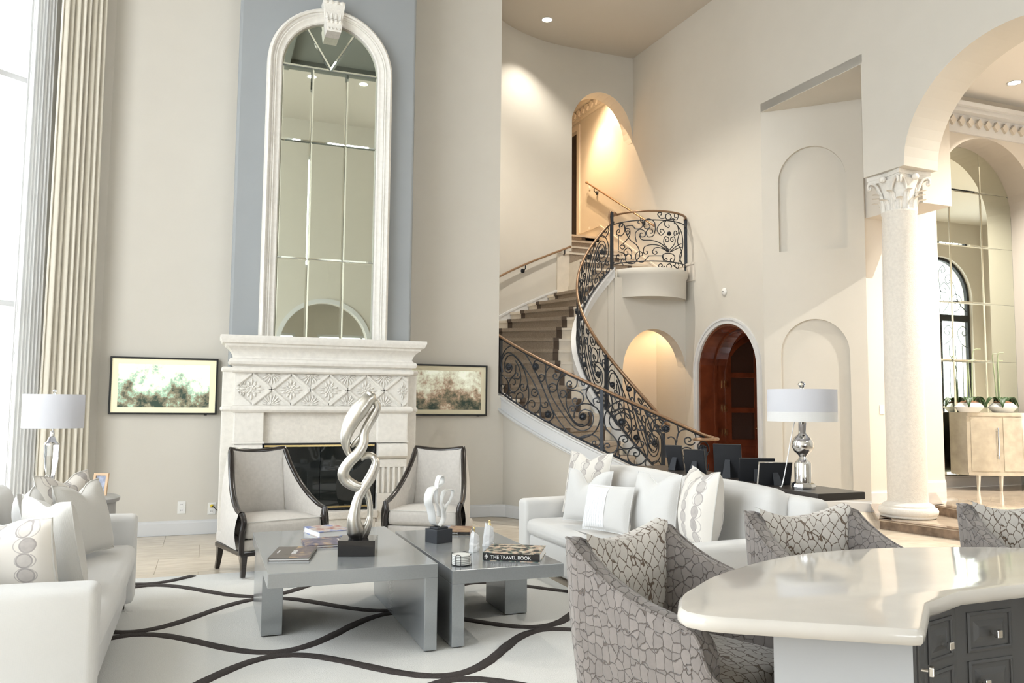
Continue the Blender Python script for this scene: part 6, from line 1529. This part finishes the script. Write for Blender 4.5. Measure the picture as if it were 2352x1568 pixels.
ed = thing('entrance_door', 'tall arched glass entrance door with iron scrollwork, seen only in the foyer mirror', 'door', (0, 0, 0))
ecx = (fd0 + fd1) / 2; ea = (fd1 - fd0) / 2
MB().prism(arch_loop(fd0, fd1, FL2, 3.85, .93), fdy - .16, fdy - .08, holes=[arch_loop(fd0 + .07, fd1 - .07, FL2 + .08, 3.85, .86)], fr=lambda u, v, w: (u, w, v)).obj('frame', 'black_matte', ed)
MB().box(fd0 + .05, fd1 - .05, fdy - .16, fdy - .06, 3.30, 3.45).obj('transom', 'black_matte', ed); MB().box(ecx - .05, ecx + .05, fdy - .15, fdy - .07, FL2, 3.30).obj('meeting_stile', 'black_matte', ed)
for sx in (-1, 1):
    for x in (.18, .38, .58): MB().tube([(ecx + sx * (x + .1), fdy - .1, FL2 + .1), (ecx + sx * (x + .1), fdy - .1, 2.75)], .011, 5).obj('bar', 'iron', ed)
    fe = lambda p, sx=sx: Vector((ecx + sx * p[0], fdy - .1, p[1]))
    for s_ in ((0, [(.12, 2.75), (.30, 2.85), (.42, 3.05), (.30, 3.2)], (.25, 3.05, 1.0, 1)), (0, [(.85, 2.70), (.65, 2.80), (.55, 3.05), (.70, 3.2)], (.74, 3.05, 1.0, -1)), (0, [(.12, 3.5), (.30, 3.7), (.35, 4.05), (.20, 4.2)], (.18, 4.03, 1.0, 1)), (0, [(.85, 3.55), (.62, 3.75), (.50, 4.1), (.35, 4.4)], (.32, 4.25, .9, 1)), (0, [(.40, 3.5), (.62, 3.6), (.70, 3.85), (.55, 3.95)], (.53, 3.8, 1.0, 1)), (0, [(.02, 3.48), (.06, 3.9), (.02, 4.4), (.15, 4.6)], (.14, 4.48, .9, -1))):
        MB().tube([fe(p) for p in scroll_path(s_, 6)], .011, 5).obj('scroll', 'iron', ed, smooth=60)
MB().prism(arch_loop(fd0 + .06, fd1 - .06, FL2 + .06, 3.85, .87), fdy - .125, fdy - .12, fr=lambda u, v, w: (u, w, v)).obj('pane', 'window_glass', ed)

# ================================================================== arched study door
sdoor = struct(thing('door_1', 'arched mahogany double door, its left leaf standing open with glass panels', 'door'))
sdoor.pop('category', None)
def door_fr(u, v, w): return w2(u, v, w)
jl = MB().prism(arch_loop(door_s0, door_s1, 0, door_spr, da), .02, .50, holes=[arch_loop(door_s0 + .035, door_s1 - .035, -.001, door_spr, da - .035)], fr=door_fr).obj('jamb', 'mahogany', sdoor)
MB().prism(arch_loop(door_s0 + .035, door_s1 - .035, 0, door_spr, da - .035), .26, .30, holes=[arch_loop(door_s0 + .06, door_s1 - .06, -.001, door_spr, da - .06)], fr=door_fr).obj('stop', 'mahogany', sdoor)
MB().prism(arch_loop(door_s0 - .085, door_s1 + .085, 0, door_spr, da + .085), -.018, 0, holes=[arch_loop(door_s0, door_s1, -.001, door_spr, da)], fr=door_fr).obj('casing', 'trim_white', sdoor)
MB().prism(arch_loop(door_s0 - .085, door_s1 + .085, 0, door_spr, da + .085), -.030, -.018, holes=[arch_loop(door_s0 - .055, door_s1 + .055, -.001, door_spr, da + .055)], fr=door_fr).obj('casing_bead', 'trim_white', sdoor)
# open leaf: local u from hinge (0) to the meeting edge, quarter-arch top
LW = da - .045
def leaf_top(u): return door_spr + sqrt(max(0, (da - .04) ** 2 - (da - .04 - u) ** 2))
lo_ = thing('door_leaf', None, None)
for k_ in ('label', 'category'): lo_.pop(k_, None)
lo_.parent = sdoor; hp_ = w2(door_s1 - .04, 0, .46); lo_.location = hp_; ang = atan2(W2N.y, W2N.x) - radians(-3); lo_.rotation_euler = (0, 0, ang - radians(8))
out = [(0, .02), (LW, .02)] + [(u, leaf_top(u)) for u in [LW - LW * k / 16 for k in range(17)]]
def lead(u0, u1, z0, z1f):
    top_ = [(u, min(z1f, leaf_top(u) - .11)) for u in [u1 - (u1 - u0) * k / 14 for k in range(15)]]
    return [(u0, z0), (u1, z0)] + top_
ho = [lead(.10, LW - .11, .20, .70), lead(.10, LW - .11, .80, 1.20), lead(.10, LW - .11, 1.28, 1.73), lead(.10, LW - .11, 1.81, 9)]
MB().prism(out, -.022, .022, holes=ho, fr=lambda u, v, w: (u, w, v)).obj('leaf_frame', 'mahogany', lo_, bevel=.004)
for i, h in enumerate(ho): MB().prism(h, -.006, .006, fr=lambda u, v, w: (u, w, v)).obj('panel' if i == 0 else 'pane', 'mahogany' if i == 0 else 'mahogany_glass', lo_)
MB().prism([(LW - .075, .93), (LW - .035, .93), (LW - .035, 1.13), (LW - .075, 1.13)], -.030, -.022, holes=[[(LW - .069, .936), (LW - .041, .936), (LW - .041, 1.124), (LW - .069, 1.124)]], fr=lambda u, v, w: (u, w, v)).tube([(LW - .055, -.028, .97), (LW - .055, -.06, .97), (LW - .13, -.06, .965)], .006, 6).obj('handle', 'brass', lo_)
for z in (.42, .86, 1.22, 1.58): MB().box(-.028, .008, -.045, -.015, z, z + .10).obj('hinge', 'brass', lo_)

# ================================================================== small fittings, lamps of the house and added unseen downlights
def downlight(label, p, r=.075, m='downlight_glow', power=60, ang=95, col=(1, .94, .84), group='recessed ceiling downlights'):
    o = thing('downlight', label, 'downlight' if label else None, p, group=group if label else None)
    if not label: o['kind'] = 'structure'
    MB().lathe([(r, -.004), (r + .02, -.004), (r + .02, 0), (r, 0), (r, -.004)], n=28).obj('trim_ring', 'trim_white', o, smooth=40)
    MB().lathe([(0, -.001), (r, -.001), (r, -.0025), (0, -.0025)], n=28).obj('lens', m, o)
    if power: spot('bulb', (0, 0, -.008), power, col, ang, .7, .008, parent=o)
    return o
downlight('round ceiling downlight above the curved staircase', (4.80, 11.29, CEIL), power=130)
downlight(None, (4.35, 9.5, CEIL), power=400, ang=110)  # unseen extra downlight, added to brighten the stairs
downlight('round ceiling downlight in the foyer beyond the arch', (9.85, 7.35, 5.599), power=420)
for k_, (x_, y_) in enumerate(((9.2, 4.9), (12.4, 5.6))): downlight(None, (x_, y_, 5.599), power=800, ang=140)  # unseen pair, added because the foyer came out too dark
downlight('round downlight over the living area, the left of two seen in the mantel mirror', (1.61, 1.82, CEIL), power=0)
downlight('round downlight seen near the right edge of the mantel mirror', (2.57, 1.82, CEIL), power=0)
downlight('small warm downlight inside the dark study', (8.15, 11.37, 2.608), .06, 'warm_glow', 60, 120, (1, .75, .5))
downlight(None, (6.25, 13.1, 7.199), .06, 'warm_glow', 240, 75, (1, .66, .36))
downlight(None, (6.15, 12.65, 7.199), .06, 'warm_glow', 160, 130, (1, .7, .42))  # second unseen hall light, added to warm the upper steps
downlight(None, (6.42, 11.10, 2.859), .06, 'warm_glow', 45, 130, (1, .68, .38))
sm = thing('smoke_detector', 'round white detector on the wall above the study door', 'detector', w2(s_of(9.614), 2.93, -.001)); sm.rotation_euler = (0, radians(-90), radians(-2.5))
MB().lathe([(0, .03), (.035, .028), (.05, .018), (.055, 0), (0, 0)], n=24).obj('housing', 'socket_plastic', sm, smooth=40)
MB().box(-.006, .006, -.02, .02, .0285, .031).obj('grille', 'frame_black_metal', sm)
switch('white switch plate on the foyer wall left of the column', (8.02, FY - .004, 1.27), 0)
for z, t in ((5.45, 'upper white switch plate on the hall wall at the top of the stairs'), (4.62, 'lower white socket plate on the hall wall at the top of the stairs')):
    q = w2(6.62, z, -.004); switch(t, q, radians(-92.5))
